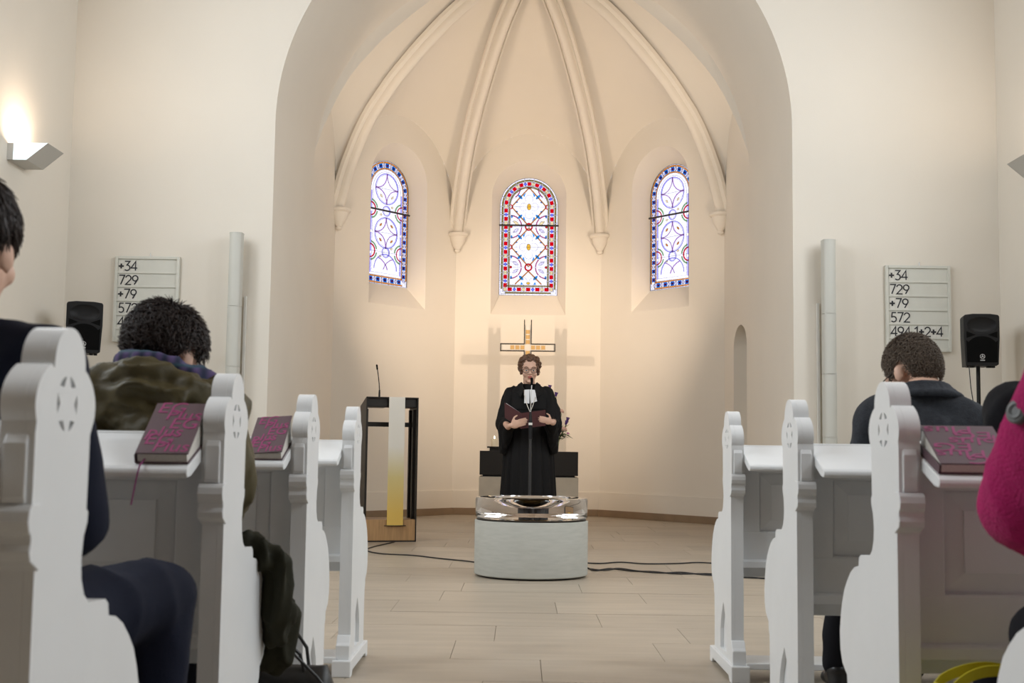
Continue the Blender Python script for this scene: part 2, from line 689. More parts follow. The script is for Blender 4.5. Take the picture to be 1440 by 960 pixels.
class Win:
    def __init__(s, root):
        s.root = root
        s.lead = MB()
        s.cache = {}

    def piece(s, poly, mname, y=-.004):
        b = MB()
        b.prism(poly, None, y - .002, y + .002, lambda a, z, t: (a, t, z))
        put('glass_piece', b, G[mname], s.root)

    def line(s, pts, r=.0032):
        s.lead.tube([(p[0], -.008, p[1]) for p in pts], r, 5)

    def band(s, i0, i1, st, q0, q1, mname, n=6):
        k = n if st == 'A' else 1
        a = [bp(i0, st, q0 + (q1 - q0) * j / k) for j in range(k + 1)]
        c = [bp(i1, st, q1 - (q1 - q0) * j / k) for j in range(k + 1)]
        s.piece(a + c, mname)

    def disc(s, c, r, mname, n=14, rz=None, lead=True, y=-.004):
        rz = rz or r
        p = [(c[0] + r * math.cos(2 * math.pi * j / n), c[1] + rz * math.sin(2 * math.pi * j / n)) for j in range(n)]
        s.piece(p, mname, y)
        if lead: s.line(p + [p[0]], .0025)

    def ring(s, c, r, wd, mname, a0=0, a1=360, n=24, lead=True):
        n = max(4, int(n * (a1 - a0) / 360))
        a = arc(c[0], c[1], r, a0, a1, n)
        q = arc(c[0], c[1], r - wd, a1, a0, n)
        s.piece(a + q, mname)
        if lead:
            s.line(a, .0022)

    def bar(s, p, q, wd, mname):
        p, q = Vector(p), Vector(q)
        d = (q - p).normalized()
        o_ = Vector((-d.y, d.x)) * wd / 2
        s.piece([tuple(p + o_), tuple(q + o_), tuple(q - o_), tuple(p - o_)], mname)
        s.line([p + o_, q + o_], .002)
        s.line([p - o_, q - o_], .002)

    def lens(s, c, ln, wd, ang, mname):
        ca, sa = math.cos(R(ang)), math.sin(R(ang))
        p = []
        for j in range(8):
            t = j / 8 * 2 - 1
            p.append((t * ln / 2, wd / 2 * (1 - t * t)))
        for j in range(8):
            t = 1 - j / 8 * 2
            p.append((t * ln / 2, -wd / 2 * (1 - t * t)))
        p = [(c[0] + a * ca - z * sa, c[1] + a * sa + z * ca) for a, z in p]
        s.piece(p, mname)
        s.line(p + [p[0]], .002)

    def motif(s, st, q, i0, i1, kind, r):
        a, c = bp(i0, st, q), bp(i1, st, q)
        m = ((a[0] + c[0]) / 2, (a[1] + c[1]) / 2)
        if kind == 'circle':
            s.disc(m, r, 'cream', 10)
        else:
            n = 4 if kind == 'diamond' else 6
            p = [(m[0] + r * math.cos(2 * math.pi * j / n), m[1] + r * math.sin(2 * math.pi * j / n)) for j in range(n)]
            s.piece(p, 'dia' if kind == 'diamond' else 'white')
            s.line(p + [p[0]], .0025)

    def outline_line(s, inset, r=.0035):
        hh_ = WIN_HALF - inset
        pts = [(-hh_, inset), (hh_, inset), bp(inset, 'R', 1)] + [bp(inset, 'A', j / 24) for j in range(1, 25)] + [(-hh_, inset)]
        s.line(pts, r)


STN = {'B': 5, 'R': 10, 'A': 9, 'L': 10}


def build_window(idx, mid, d, nrm, centre):
    p = mid + nrm * REC
    root = thing('window_%d' % idx, kind='structure', loc=(p.x, p.y, WIN_Z))
    root.rotation_euler = (0, 0, math.atan2(d.y, d.x))
    if root.matrix_basis.to_3x3() @ Vector((0, 1, 0)) @ Vector((nrm.x, nrm.y, 0)) < 0:
        root.rotation_euler = (0, 0, math.atan2(d.y, d.x) + math.pi)
    W = Win(root)
    # clear panes between the saddle bars
    zs = WIN_H - WIN_HALF
    cuts = [0, .33, .66, .99, zs]
    for z0, z1 in zip(cuts, cuts[1:]):
        b = MB()
        b.prism([(-WIN_HALF - .01, z0), (WIN_HALF + .01, z0), (WIN_HALF + .01, z1), (-WIN_HALF - .01, z1)], None, 0, .003, lambda a, z, t: (a, t, z))
        put('pane', b, G['white'], root)
    b = MB()
    b.prism([(-WIN_HALF - .01, zs), (WIN_HALF + .01, zs)] + arc(0, zs, WIN_HALF + .01, 0, 180, 24)[1:-1] , None, 0, .003, lambda a, z, t: (a, t, z))
    put('pane', b, G['white'], root)
    if centre:
        thin, bandc, thick = 'oli', 'red', (.058, .108)
    else:
        thin, bandc, thick = 'ora', 'blue', (.036, .092)
    i0, i1 = thick
    for st, n in STN.items():
        for j in range(n):
            q0, q1 = j / n, (j + 1) / n
            if centre:
                W.band(.024, .044, st, q0 + .004, q1 - .004, thin)
                W.band(.122, .140, st, q0 + .004, q1 - .004, thin)
            else:
                W.band(.012, .030, st, q0 + .004, q1 - .004, thin)
                W.band(.098, .112, st, q0 + .004, q1 - .004, thin)
            g = .26
            W.band(i0, i1, st, q0 + g / n, q1 - g / n, bandc)
            if not centre:
                W.band(i0 + .016, i1 - .016, st, q0 + .36 / n, q1 - .36 / n, 'red')
                W.motif(st, q0, i0, i1, 'hex', .026)
            else:
                W.motif(st, q0, i0, i1, 'circle' if (j % 2 == 0) else 'diamond', .027)
            a, c = bp(0, st, q0), bp(.146 if centre else .115, st, q0)
            W.line([a, c], .0024)
    for ins in ((.002, .022, .047, i0, i1, .119, .144) if centre else (.002, .011, .033, i1 + .003, .115)):
        W.outline_line(ins, .0028)
    if centre:
        hw = WIN_HALF - .146
        HH, HX = .275, .245
        for zm in (1.25, .68):
            for sx in (-1, 1):
                W.bar((0, zm + HH), (sx * HX, zm), .015, 'ora')
                W.bar((sx * HX, zm), (0, zm - HH), .015, 'ora')
                W.ring((sx * hw, zm), .036, .016, 'red', 90 if sx > 0 else -90, 270 if sx > 0 else 90, lead=False)
                for sz in (-1, 1):
                    W.lens((sx * .125, zm + sz * .140), .085, .036, sx * sz * 45, 'teal')
                    W.piece([(sx * .045, zm + sz * .205), (sx * .085, zm + sz * .165), (sx * .07, zm + sz * .135)], 'teal')
                    W.piece([(sx * .195, zm + sz * .055), (sx * .165, zm + sz * .085), (sx * .155, zm + sz * .06)], 'blue')
                    W.line(arc(sx * hw * .8, zm + sz * .17, .05, 0, 360, 12), .0014)
            W.disc((0, zm), .028, 'yel', 14, .046)
            for q in range(4):
                W.line(arc(.075 * math.cos(R(90 * q)), zm + .115 * math.sin(R(90 * q)), .055, 90 * q - 130, 90 * q + 130, 12), .0018)
            W.line([(-HX, zm), (HX, zm)], .0018)
        for zr in (.967, .395):
            W.ring((0, zr), .055, .020, 'red')
            W.line([(-hw, zr), (hw, zr)], .0018)
            for sx in (-1, 1):
                for a0 in (90, 135, 180, 225):
                    a_ = a0 if sx > 0 else a0 - 180
                    W.ring((sx * hw, zr), .165, .014, 'mag', a_ + 2, a_ + 43, 40)
                W.lens((sx * hw * .70, zr + .055), .10, .04, sx * 35, 'cream' if zr > .6 else 'white')
                W.lens((sx * hw * .70, zr - .055), .10, .04, sx * -35, 'white')
                W.disc((sx * (hw - .012), zr), .018, 'red', 8)
                W.lens((sx * hw * .93, zr + .145), .05, .024, 90, 'teal')
                W.lens((sx * hw * .93, zr - .145), .05, .024, 90, 'teal')
        for sx in (-1, 1):
            W.bar((0, .34), (sx * .185, .155), .015, 'ora')
            W.lens((sx * .10, .245), .085, .036, sx * 45, 'teal')
            W.ring((sx * hw, 1.50), .135, .014, 'mag', 172 if sx > 0 else -60, 240 if sx > 0 else 8, 40)
            W.piece([(sx * .07, .152), (sx * .11, .152), (sx * .095, .19)], 'teal')
            W.line(arc(sx * .06, .20, .045, 0, 180, 10), .0018)
        W.disc((0, .170), .026, 'yel', 8, .018)
        W.piece([(-.04, 1.535), (.04, 1.535), (0, 1.50)], 'red')
    else:
        hw = WIN_HALF - .118
        W.outline_line(.15, .002)
        for sx in (-1, 1):
            for z0 in (.14, .42, .7, .98):
                W.piece([(sx * (hw - .004), z0), (sx * (hw - .004), z0 + .25), (sx * (hw - .022), z0 + .25), (sx * (hw - .022), z0)], 'lav')
        for zc, r in ((1.28, .21), (.69, .21)):
            for q in range(4):
                W.ring((0, zc), r, .012, 'lav', 90 * q + 2, 90 * q + 88, 32)
                W.line(arc(0, zc, r - .02, 90 * q, 90 * q + 90, 8), .0018)
            for q in range(4):
                a = 45 + 90 * q
                W.ring((math.cos(R(a)) * r * 1.22, zc + math.sin(R(a)) * r * 1.22), r * .86, .011, 'pur', a + 180 - 54, a + 180 + 54, 28)
                if zc < 1 or q > 1:
                    W.lens((math.cos(R(a)) * r * .68, zc + math.sin(R(a)) * r * .68), .06, .026, a + 90, 'ora' if zc < 1 else 'cream')
            W.line([(-r, zc), (r, zc)], .002)
        for q in (45, 135):
            W.ring((math.cos(R(q)) * .1 * 2.6 * (1), .12 + .0), .24, .011, 'pur', 100 if q == 45 else 20, 160 if q == 45 else 80, 28)
            W.ring((0, .20), .21, .012, 'lav', q - 45, q + 45, 28)
        for zc in (.985, .43):
            W.ring((0, zc), .07, .012, 'lav')
            W.line(arc(0, zc, .05, 0, 360, 16), .0018)
            for sx in (-1, 1):
                W.ring((sx * hw, zc), .095, .016, 'red', 90 if sx > 0 else -90, 270 if sx > 0 else 90)
                W.ring((sx * hw, zc), .135, .022, 'grn', 100 if sx > 0 else -80, 175 if sx > 0 else -10, lead=False)
                W.ring((sx * hw, zc), .135, .022, 'grn', 190 if sx > 0 else 10, 260 if sx > 0 else 80, lead=False)
                W.lens((sx * .1, zc + .06 * sx), .04, .03, 20, 'cream')
            W.line([(-hw, zc), (hw, zc)], .002)
    put('lead_came', W.lead, LEAD, root)
    b = MB()
    b.tube([(-WIN_HALF - .01, -.02, .985), (WIN_HALF + .01, -.02, .985)], .013, 8)
    put('saddle_bar', b, LEAD, root)


for n, (i, mid, d, nrm) in enumerate(windows):
    build_window(n + 1, mid, d, nrm, i == 2)

# ------------------------------------------------------------------ pews
PT = 0.048


def lobe(cy, cz, ry, rz, a0, a1, n):
    return [(cy + ry * math.cos(R(a0 + (a1 - a0) * k / n)), cz + rz * math.sin(R(a0 + (a1 - a0) * k / n))) for k in range(n + 1)]


PEND = ([(.022, .06), (.022, .70), (.004, .735), (.004, .885)]
        + lobe(.1175, .925, .1175, .068, 200, 124, 18)
        + lobe(.125, .982, .061, .056, 186, -6, 34)
        + lobe(.1175, .925, .1175, .068, 56, -20, 18)
        + [(.217, .885), (.215, .775), (.223, .770), (.221, .755), (.208, .735), (.202, .70), (.206, .672), (.220, .648), (.242, .634), (.318, .630), (.333, .622),
           (.338, .602), (.374, .596), (.412, .580), (.447, .555), (.475, .530), (.497, .495), (.512, .46), (.522, .42), (.518, .375), (.500, .345),
           (.468, .328), (.455, .322), (.452, .295), (.440, .28), (.434, .18), (.436, .06)])
STAR = []
for k in range(6):
    a = 60 * k
    cy, cz, rr = .1175, .928, .040
    pts = []
    for t in (-21, -10, 0, 10, 21):
        pts.append((cy + rr * math.cos(R(a + t)), cz + rr * math.sin(R(a + t))))
    pts.append((cy + rr * .70 * math.cos(R(a + 3)), cz + rr * .70 * math.sin(R(a + 3))))
    pts.append((cy + rr * .70 * math.cos(R(a - 3)), cz + rr * .70 * math.sin(R(a - 3))))
    STAR.append(pts)
LANCET = [(.135, .085), (.285, .085), (.285, .16), (.272, .195), (.25, .23), (.21, .275), (.17, .23), (.148, .195), (.135, .16)]


def build_pew(s, length):
    """s=-1: row running to the left of the aisle; origin on the floor at the aisle face"""
    root = thing('church_pew', cat='pew')

    def fx(a, z, t):
        return (s * t, a, z)
    b = MB()
    b.prism(PEND, STAR + [LANCET], 0.0, .014, fx)
    b.prism(PEND, None, .0142, PT, fx)
    end = put('pew_end', b, PAINT, root, bevel=.0035)
    # capital on the edge towards the rows behind, chamfered shaft and foot block
    b = MB()
    b.prism([(.03, .70), (-.004, .715), (-.008, .728), (-.004, .738), (-.004, .748), (-.012, .755), (-.016, .768), (-.012, .782), (-.002, .79), (.03, .79)], None, -.004, PT + .004, fx)
    put('capital', b, PAINT, end, bevel=.002)
    b = MB()
    b.prism([(.0, .79), (-.004, .80), (-.004, .872), (.004, .885), (.03, .89), (.03, .79)], None, .008, PT - .008, fx)
    put('pilaster_strip', b, PAINT, end, bevel=.003)
    b = MB()
    b.prism([(-.02, .06), (-.02, .115), (-.008, .125), (.012, .15), (.03, .15), (.03, .06)], None, -.002, PT + .002, fx)
    put('foot_block', b, PAINT, end, bevel=.003)
    b = MB()
    b.prism([(-.05, 0), (.0, 0), (.02, .018), (.42, .018), (.44, 0), (.49, 0), (.49, .062), (-.05, .062)], None, -.012, PT + .012, fx)
    put('plinth', b, PAINT, end, bevel=.004)
    # far end against the wall side
    b = MB()
    b.prism(PEND, None, length, length + PT, fx)
    put('pew_end', b, PAINT, root)
    # sloping book desk
    b = MB()
    b.prism([(-.108, .804), (-.113, .812), (-.111, .822), (-.102, .829), (.118, .905), (.118, .880), (-.085, .806)], None, PT + .001, length, fx)
    put('book_desk', b, PAINT, root, bevel=.003)
    # framed back
    b = MB()
    b.prism([(.100, .40), (.122, .40), (.122, .90), (.100, .90)], None, PT, length, fx)
    bk = put('back_board', b, PAINT, root)
    b = MB()
    b.prism([(.082, .795), (.101, .795), (.101, .866), (.082, .86)], None, PT, length, fx)
    put('top_rail', b, PAINT, bk, bevel=.002)
    b = MB()
    b.prism([(.082, .452), (.101, .452), (.101, .565), (.086, .565), (.082, .560)], None, PT, length, fx)
    put('bottom_rail', b, PAINT, bk, bevel=.002)
    b = MB()
    b.prism([(.064, .424), (.101, .424), (.101, .456), (.074, .456), (.064, .449)], None, PT, length, fx)
    put('base_moulding', b, PAINT, bk, bevel=.002)
    npan = max(2, round(length / .85))
    stile = .075
    pw = (length - PT - stile * (npan + 1)) / npan
    for k in range(npan + 1):
        x0 = PT + k * (pw + stile)
        b = MB()
        b.prism([(.083, .56), (.101, .56), (.101, .80), (.083, .80)], None, x0, x0 + stile, fx)
        put('stile', b, PAINT, bk, bevel=.002)
    for k in range(npan):
        x0 = PT + stile + k * (pw + stile) + .004
        x1 = x0 + pw - .008
        z0, z1 = .569, .791
        i = .042
        v = [(s * x0, .0985, z0), (s * x1, .0985, z0), (s * x1, .0985, z1), (s * x0, .0985, z1),
             (s * (x0 + i), .090, z0 + i), (s * (x1 - i), .090, z0 + i), (s * (x1 - i), .090, z1 - i), (s * (x0 + i), .090, z1 - i),
             (s * (x0 + i), .086, z0 + i), (s * (x1 - i), .086, z0 + i), (s * (x1 - i), .086, z1 - i), (s * (x0 + i), .086, z1 - i)]
        f = [(0, 1, 5, 4), (1, 2, 6, 5), (2, 3, 7, 6), (3, 0, 4, 7), (4, 5, 9, 8), (5, 6, 10, 9), (6, 7, 11, 10), (7, 4, 8, 11), (8, 9, 10, 11)]
        b = MB()
        b.add(v, f)
        put('raised_panel', b, PAINT, bk)
    # seat, front rail and foot rail
    b = MB()
    b.prism([(.12, .415), (.48, .425), (.492, .435), (.48, .447), (.12, .437)], None, PT, length, fx)
    put('seat', b, PAINT, root, bevel=.004)
    b = MB()
    b.prism([(.115, .385), (.14, .385), (.14, .42), (.115, .42)], None, PT, length, fx)
    put('seat_rail', b, PAINT, root)
    b = MB()
    b.prism([(-.03, .048), (.17, .048), (.17, .072), (-.03, .072)], None, PT, length, fx)
    put('foot_rail', b, PAINT, root, bevel=.003)
    return root


XL, XR = -.735, .740
YL = [1.66, 2.73, 3.80, 4.88]
YR = [1.69, 2.73, 3.72, 4.88]
LL = ['white wooden pew on which the man in the navy suit sits',
      'white wooden pew with the olive coat draped over its aisle end',
      'white wooden pew on the lectern side, second from the chancel, hymnal on its desk',
      'foremost white wooden pew on the lectern side, empty desk, dark lectern just beyond']
LR = ['white wooden pew on which the person in the magenta fleece sits',
      'white wooden pew with a yellow bag standing behind it on the doorway side',
      'white wooden pew on which the man in the charcoal coat sits',
      'foremost white wooden pew on the side of the small chancel doorway']
for s, X, Y, LB in ((-1, XL, YL, LL), (1, XR, YR, LR)):
    proto = build_pew(s, 2.95)
    for k in range(4):
        p = proto if k == 0 else copy_tree(proto)
        p.location = (X, Y[k], 0)
        tag(p, LB[k], 'pew', 'white church pews in two blocks')

# ------------------------------------------------------------------ font
FC = (0.0, 8.84)
font = thing('baptismal_font', 'round concrete baptismal font with thick clear glass bowl on top', 'font', (FC[0], FC[1], 0))
b = MB()
b.lathe([(0, .012), (.392, .012), (.398, .018), (.398, .382), (.394, .387), (0, .387)], 72)
put('concrete_drum', b, CONCRETE, font, auto=40)
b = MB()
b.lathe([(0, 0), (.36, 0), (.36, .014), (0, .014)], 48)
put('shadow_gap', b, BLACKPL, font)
b = MB()
b.lathe([(.352, .386), (.385, .386), (.385, .3985), (.352, .3985), (.352, .386)], 64)
put('gap_ring', b, BLACKST, font)  # dark ring stands in for the shaded gap beneath the bowl
GLASS = mat('clear_cast_glass', (0.97, 0.96, 0.98), 0.02, trans=1.0, ior=1.46)
b = MB()
b.lathe([(0, .400), (.385, .400), (.394, .408), (.396, .53), (.390, .543), (.315, .548), (.285, .543), (.23, .515), (.15, .475), (.08, .458), (0, .455)], 72)
bowl = put('glass_bowl', b.mesh('glass_bowl', merge=True), GLASS, font, auto=35)
b = MB()
b.lathe([(0, .387), (.17, .387), (.17, .394), (0, .394)], 40)
GOLD = mat('gold_leaf', (0.75, 0.48, 0.12), 0.3, metal=0.9)
put('gold_disc', b, GOLD, font)
b = MB()
b.lathe([(0, .4575), (.085, .4615), (.15, .4785), (.21, .506), (.21, .5075), (.15, .480), (.085, .463), (0, .459)], 40)
put('gold_bowl_lining', b, GOLD, font)

# ------------------------------------------------------------------ lectern
lec = thing('lectern', 'dark steel frame lectern on an oak block with a white-to-yellow cloth', 'lectern', (-1.30, 11.82, 0), R(15))
LW, LD = .25, .42
for sx in (-1, 1):
    b = MB()
    x0, x1 = (sx * LW, sx * (LW - .012))
    b.prism([(0, 0), (LD, 0), (LD, 1.285), (0, 1.362)], None, x0, x1, lambda a, z, t: (t, a, z))
    sp = put('side_panel', b, BLACKST, lec, bevel=.002)
    b = MB()
    for yy in (.10, .3):
        b.box((min(sx * (LW - .012), sx * (LW - .034)), yy, .2), (max(sx * (LW - .012), sx * (LW - .034)), yy + .05, 1.25))
    put('stiffener', b, BLACKST, sp)
b = MB()
b.prism([(0, 1.352), (0, 1.362), (LD, 1.285), (LD, 1.275)], None, -LW, LW, lambda a, z, t: (t, a, z))
put('reading_top', b, BLACKST, lec)
b = MB()
b.box((-LW + .012, .03, 1.268), (-.035, .045, 1.352))
b.box((.118, .03, 1.268), (LW - .012, .045, 1.352))
b.box((-LW + .012, .03, 1.268), (-.035, LD - .03, 1.275))
b.box((.118, .03, 1.268), (LW - .012, LD - .03, 1.275))
b.box((-.047, .03, 1.268), (-.035, LD - .05, 1.345))
b.box((.118, .03, 1.268), (.13, LD - .05, 1.345))
put('drawer_tray', b, BLACKST, lec)
b = MB()
b.box((-LW + .012, .18, 1.083), (LW - .012, .195, 1.127))
b.box((-.045, .18, 1.083), (-.035, .26, 1.127))
b.box((.118, .18, 1.083), (.128, .26, 1.127))
put('cross_bar', b, BLACKST, lec)
b = MB()
b.box((-LW + .012, .004, .012), (LW - .012, LD - .004, .208))
put('oak_block', b, OAK, lec, bevel=.002)
b = MB()
b.box((-LW, 0, 0), (LW, LD, .012))
put('base_plate', b, BLACKST, lec)
CL = bpy.data.materials.new('yellow_gradient_cloth')
CL.use_nodes = True
N, L = CL.node_tree.nodes, CL.node_tree.links
bb = N['Principled BSDF']
bb.inputs['Roughness'].default_value = .85
tc = N.new('ShaderNodeTexCoord')
sx_ = N.new('ShaderNodeSeparateXYZ')
rp = N.new('ShaderNodeValToRGB')
L.new(tc.outputs['Object'], sx_.inputs[0])
mr = N.new('ShaderNodeMapRange')
mr.inputs['From Min'].default_value = .14
mr.inputs['From Max'].default_value = 1.36
L.new(sx_.outputs['Z'], mr.inputs['Value'])
L.new(mr.outputs[0], rp.inputs[0])
rp.color_ramp.elements[0].color = (.80, .54, .13, 1)
rp.color_ramp.elements[0].position = .1
rp.color_ramp.elements[1].color = (.78, .74, .66, 1)
rp.color_ramp.elements[1].position = .62
e = rp.color_ramp.elements.new(.38)
e.color = (.70, .58, .26, 1)
L.new(rp.outputs[0], bb.inputs['Base Color'])
b = MB()
v, f = [], []
prof = [(.09, 1.348), (.03, 1.359), (.005, 1.363), (-.006, 1.362)] + [(-.008 - .012 * (k / 24), 1.35 - (1.35 - .15) * k / 24) for k in range(25)]
for (yy, zz) in prof:
    for k in range(5):
        v.append((-.035 + .153 * k / 4, yy + .0012 * math.sin(zz * 9 + k * 1.7), zz))
for i in range(len(prof) - 1):
    for k in range(4):
        j = i * 5 + k
        f.append((j, j + 1, j + 6, j + 5))
b.add(v, f)
cl = put('cloth_strip', b, CL, lec, auto=60)
cl['label'] = 'cloth fading from white to yellow'
b = MB()
b.tube([(-.062, -.02, .152), (.145, -.02, .152)], .004, 8)
put('cloth_rod', b, BLACKST, cl)
gm = thing('gooseneck_microphone', 'thin black gooseneck microphone rising from the lectern top', 'microphone', (-1.44, 11.92, 1.335))
b = MB()
b.lathe([(0, 0), (.018, 0), (.018, .01), (.010, .02), (.008, .09), (.006, .1)], 16)
put('base', b, BLACKPL, gm)
b = MB()
b.tube([(0, 0, .09), (-.004, -.01, .16), (-.012, -.03, .24), (-.02, -.05, .30)], .0045, 8)
put('gooseneck', b, BLACKPL, gm)
b = MB()
b.cap((-.02, -.05, .295), .008, (-.024, -.062, .33), .009)
put('microphone_head', b, BLACKGR, gm)

# ------------------------------------------------------------------ altar, cross, candle, flowers
AY = 14.6
altar = thing('altar', 'altar of a dark steel slab on a pale stone block', 'altar', (0.02, AY, 0))
b = MB()
b.box((-.575, 0, .585), (.575, .7, .865))
put('dark_slab', b, BLACKST, altar, bevel=.003)
b = MB()
b.box((-.58, .01, 0), (.58, .69, .565))
put('stone_block', b, ALTARSTONE, altar, bevel=.003)
b = MB()
b.box((-.54, .03, .56), (.54, .66, .59))
put('shadow_gap', b, BLACKPL, altar)

cross = thing('standing_cross', 'open-outline dark cross with gold squares standing behind the altar', 'cross', (0.0, 16.42, 0))
CT, CH, CA = 2.60, .052, .365     # top, half bar width, half arm
zc = 2.232
fr = .012
b = MB()
dp = .05


def bar(x0, z0, x1, z1):
    b.box((min(x0, x1), -dp / 2, min(z0, z1)), (max(x0, x1), dp / 2, max(z0, z1)))


for sx in (-1, 1):
    bar(sx * CH, zc + CH - fr, sx * (CH - fr), CT)
    bar(sx * CH, .04, sx * (CH - fr), zc - CH + fr)
    bar(sx * CH, zc + CH, sx * CA, zc + CH - fr)
    bar(sx * CH, zc - CH, sx * CA, zc - CH + fr)
    bar(sx * CA, zc - CH, sx * (CA - fr), zc + CH)
put('outline_frame', b, BLACKST, cross)
GOLDW = mat('matt_gold', (0.62, 0.40, 0.16), 0.5, metal=0.35, bump=.3, bscale=120)
WPL = mat('white_plate', (0.75, 0.72, 0.66), 0.6)


def gsq(x, z):
    bq = MB()
    bq.box((x - .026, -.012, z - .026), (x + .026, .012, z + .026))
    put('gold_square', bq, GOLDW, cross)


for k in range(3):
    gsq(.07 + .067 * k, zc); gsq(-.07 - .067 * k, zc)
    gsq(0, zc + .072 + .067 * k)
for k in range(5):
    gsq(0, zc - .072 - .067 * k)
b = MB()
b.box((-CA + fr, -.006, zc - .034), (CA - fr, .006, zc + .034))
b.box((-CH + fr, -.006, .04), (CH - fr, .006, zc - .0345))
b.box((-CH + fr, -.006, zc + .0345), (CH - fr, .006, zc + .3))
put('backing_plate', b, WPL, cross)
b = MB()
b.box((-.2, -.14, 0), (.2, .14, .04))
put('foot', b, BLACKST, cross)

cs = thing('candle_holder', 'low dark candle holder on the altar', 'candle holder', (-.39, AY + .2, .865))
b = MB()
b.box((-.085, -.06, .034), (.085, .06, .052))
put('tray', b, BLACKST, cs)
b = MB()
b.box((-.055, -.035, 0), (.055, .035, .034))
put('foot', b, BLACKST, cs)
WAX = mat('candle_wax', (0.85, 0.76, 0.60), .5, emit=(1, .7, .35), estr=.12)
cd = thing('candle', 'short thick cream candle burning on the dark holder', 'candle', (-.39, AY + .2, .917))
b = MB()
b.lathe([(0, 0), (.040, 0), (.041, .085), (.036, .09), (.03, .084), (0, .082)], 24)
put('wax', b, WAX, cd, auto=40)
b = MB()
b.lathe([(0, .088), (.006, .094), (.008, .102), (.005, .115), (0, .128)], 10)
put('flame', b, mat('flame', (1, .7, .3), 1, emit=(1, .72, .32), estr=12), cd)

vase = thing('flower_vase', 'clear green-tinted vase of roses standing at the end of the altar', 'vase', (.33, AY + .2, .865))
b = MB()
b.lathe([(0, 0), (.035, 0), (.04, .03), (.05, .12), (.062, .16), (.058, .16), (.045, .12), (.034, .03), (0, .01)], 24)
put('vase_body', b, mat('green_glass', (.55, .66, .45), .1, trans=.6), vase, auto=40)
LEAF = mat('leaf_green', (.06, .12, .035), .5, var=.3, vscale=20)
ROSE = mat('pink_rose', (.78, .42, .34), .6, color2=(.85, .62, .52), vscale=40)
PURP = mat('purple_bell', (.10, .04, .22), .5)
PINK = mat('pink_bloom', (.62, .18, .45), .6)
rg = random.Random(5)


def bloom(name, p, r, m):
    bl = MB()
    for k in range(9):
        a = k * 2.4
        t = k / 9
        c = Vector(p) + Vector((math.cos(a), math.sin(a) * .8, .0)) * r * .55 * t + Vector((0, 0, r * .35 * (1 - t)))
        rot = Matrix.Rotation(a, 3, 'Z') @ Matrix.Rotation(R(35 + 35 * t), 3, 'Y')
        bl.ell(c, (r * .52, r * .5, r * .28), rot=rot, seg=8, rings=5)
    put(name, bl.mesh(name, smooth=True), m, vase)


for p, r in (((.100, -.04, .262), .050), ((.030, -.08, .215), .044), ((.070, 0, .475), .040), ((-.06, -.05, .30), .045), ((-.13, -.02, .24), .042)):
    bloom('rose', p, r, ROSE)
bloom('pink_blossom', (.150, -.02, .215), .022, PINK)
stm = MB()


def bell(x, z):
    bl = MB()
    bl.lathe([(0, -.03), (.012, -.026), (.016, 0), (.024, .022), (.018, .02), (0, -.01)], 8, Matrix.Translation((x, -.02, z)) @ Matrix.Rotation(rg.uniform(-.4, .4), 4, 'Y'))
    put('purple_bellflower', bl.mesh('bell', smooth=True), PURP, vase)
    stm.tube([(x * .1, 0, .1), (x * .5, -.01, z * .55), (x, -.02, z - .03)], .004, 6)


for x, z in ((-.07, .765), (.005, .68), (.145, .385), (.13, .345), (-.02, .55)):
    bell(x, z)
for x, z in ((.10, .24), (.03, .2), (.07, .45), (-.06, .28)):
    stm.tube([(x * .1, 0, .05), (x * .5, 0, .16), (x, -.03, z)], .004, 6)
put('stem', stm, LEAF, vase)
for k in range(34):
    a = rg.uniform(0, 6.28)
    ln = rg.uniform(.09, .19)
    el = rg.uniform(-.35, .7)
    c = Vector((.01 + .05 * math.cos(a), .04 * math.sin(a), rg.uniform(.13, .24)))
    dr = Vector((math.cos(a) * math.cos(el), math.sin(a) * math.cos(el), math.sin(el)))
    sd = dr.cross(Vector((0, 0, 1))).normalized()
    wd = ln * .16
    up = sd.cross(dr)
    P0, P1, P2 = c, c + dr * ln * .5 + up * .015, c + dr * ln
    lf = MB()
    lf.add([P0, P1 + sd * wd, P2, P1 - sd * wd, P1 + up * .006], [(0, 4, 1), (1, 4, 2), (0, 3, 4), (3, 2, 4)])
    put('leaf', lf, LEAF, vase)

# ------------------------------------------------------------------ hymn boards
BOARD = mat('board_paint', (0.66, 0.66, 0.60), .6, var=.03)
INK = mat('black_numeral', (.012, .013, .018), .6)
CARD = mat('white_number_card', (.72, .71, .66), .6)


def glyph_strokes(ch):
    A = lambda cx, cz, r, a0, a1, rz=None: arc(cx, cz, r, a0, a1, 14, rz)
    if ch == '1': return [[(.12, .78), (.40, 1.0), (.40, 0)]]
    if ch == '2': return [A(.34, .70, .28, 170, -38) + [(.06, .0), (.66, .0)]]
    if ch == '3': return [[(.08, 1.0), (.60, 1.0), (.30, .60)] + A(.32, .30, .30, 80, -140)]
    if ch == '4': return [[(.52, 0), (.52, 1.0), (.04, .28), (.70, .28)]]
    if ch == '5': return [[(.60, 1.0), (.20, 1.0), (.14, .56)] + A(.34, .30, .29, 128, -140)]
    if ch == '7': return [[(.06, 1.0), (.64, 1.0), (.24, 0)]]
    if ch == '9': return [A(.36, .68, .29, 0, 360), [(.63, .58), (.28, 0)]]
    if ch == '+': return [[(.08, .48), (.62, .48)], [(.35, .21), (.35, .75)]]
    return []


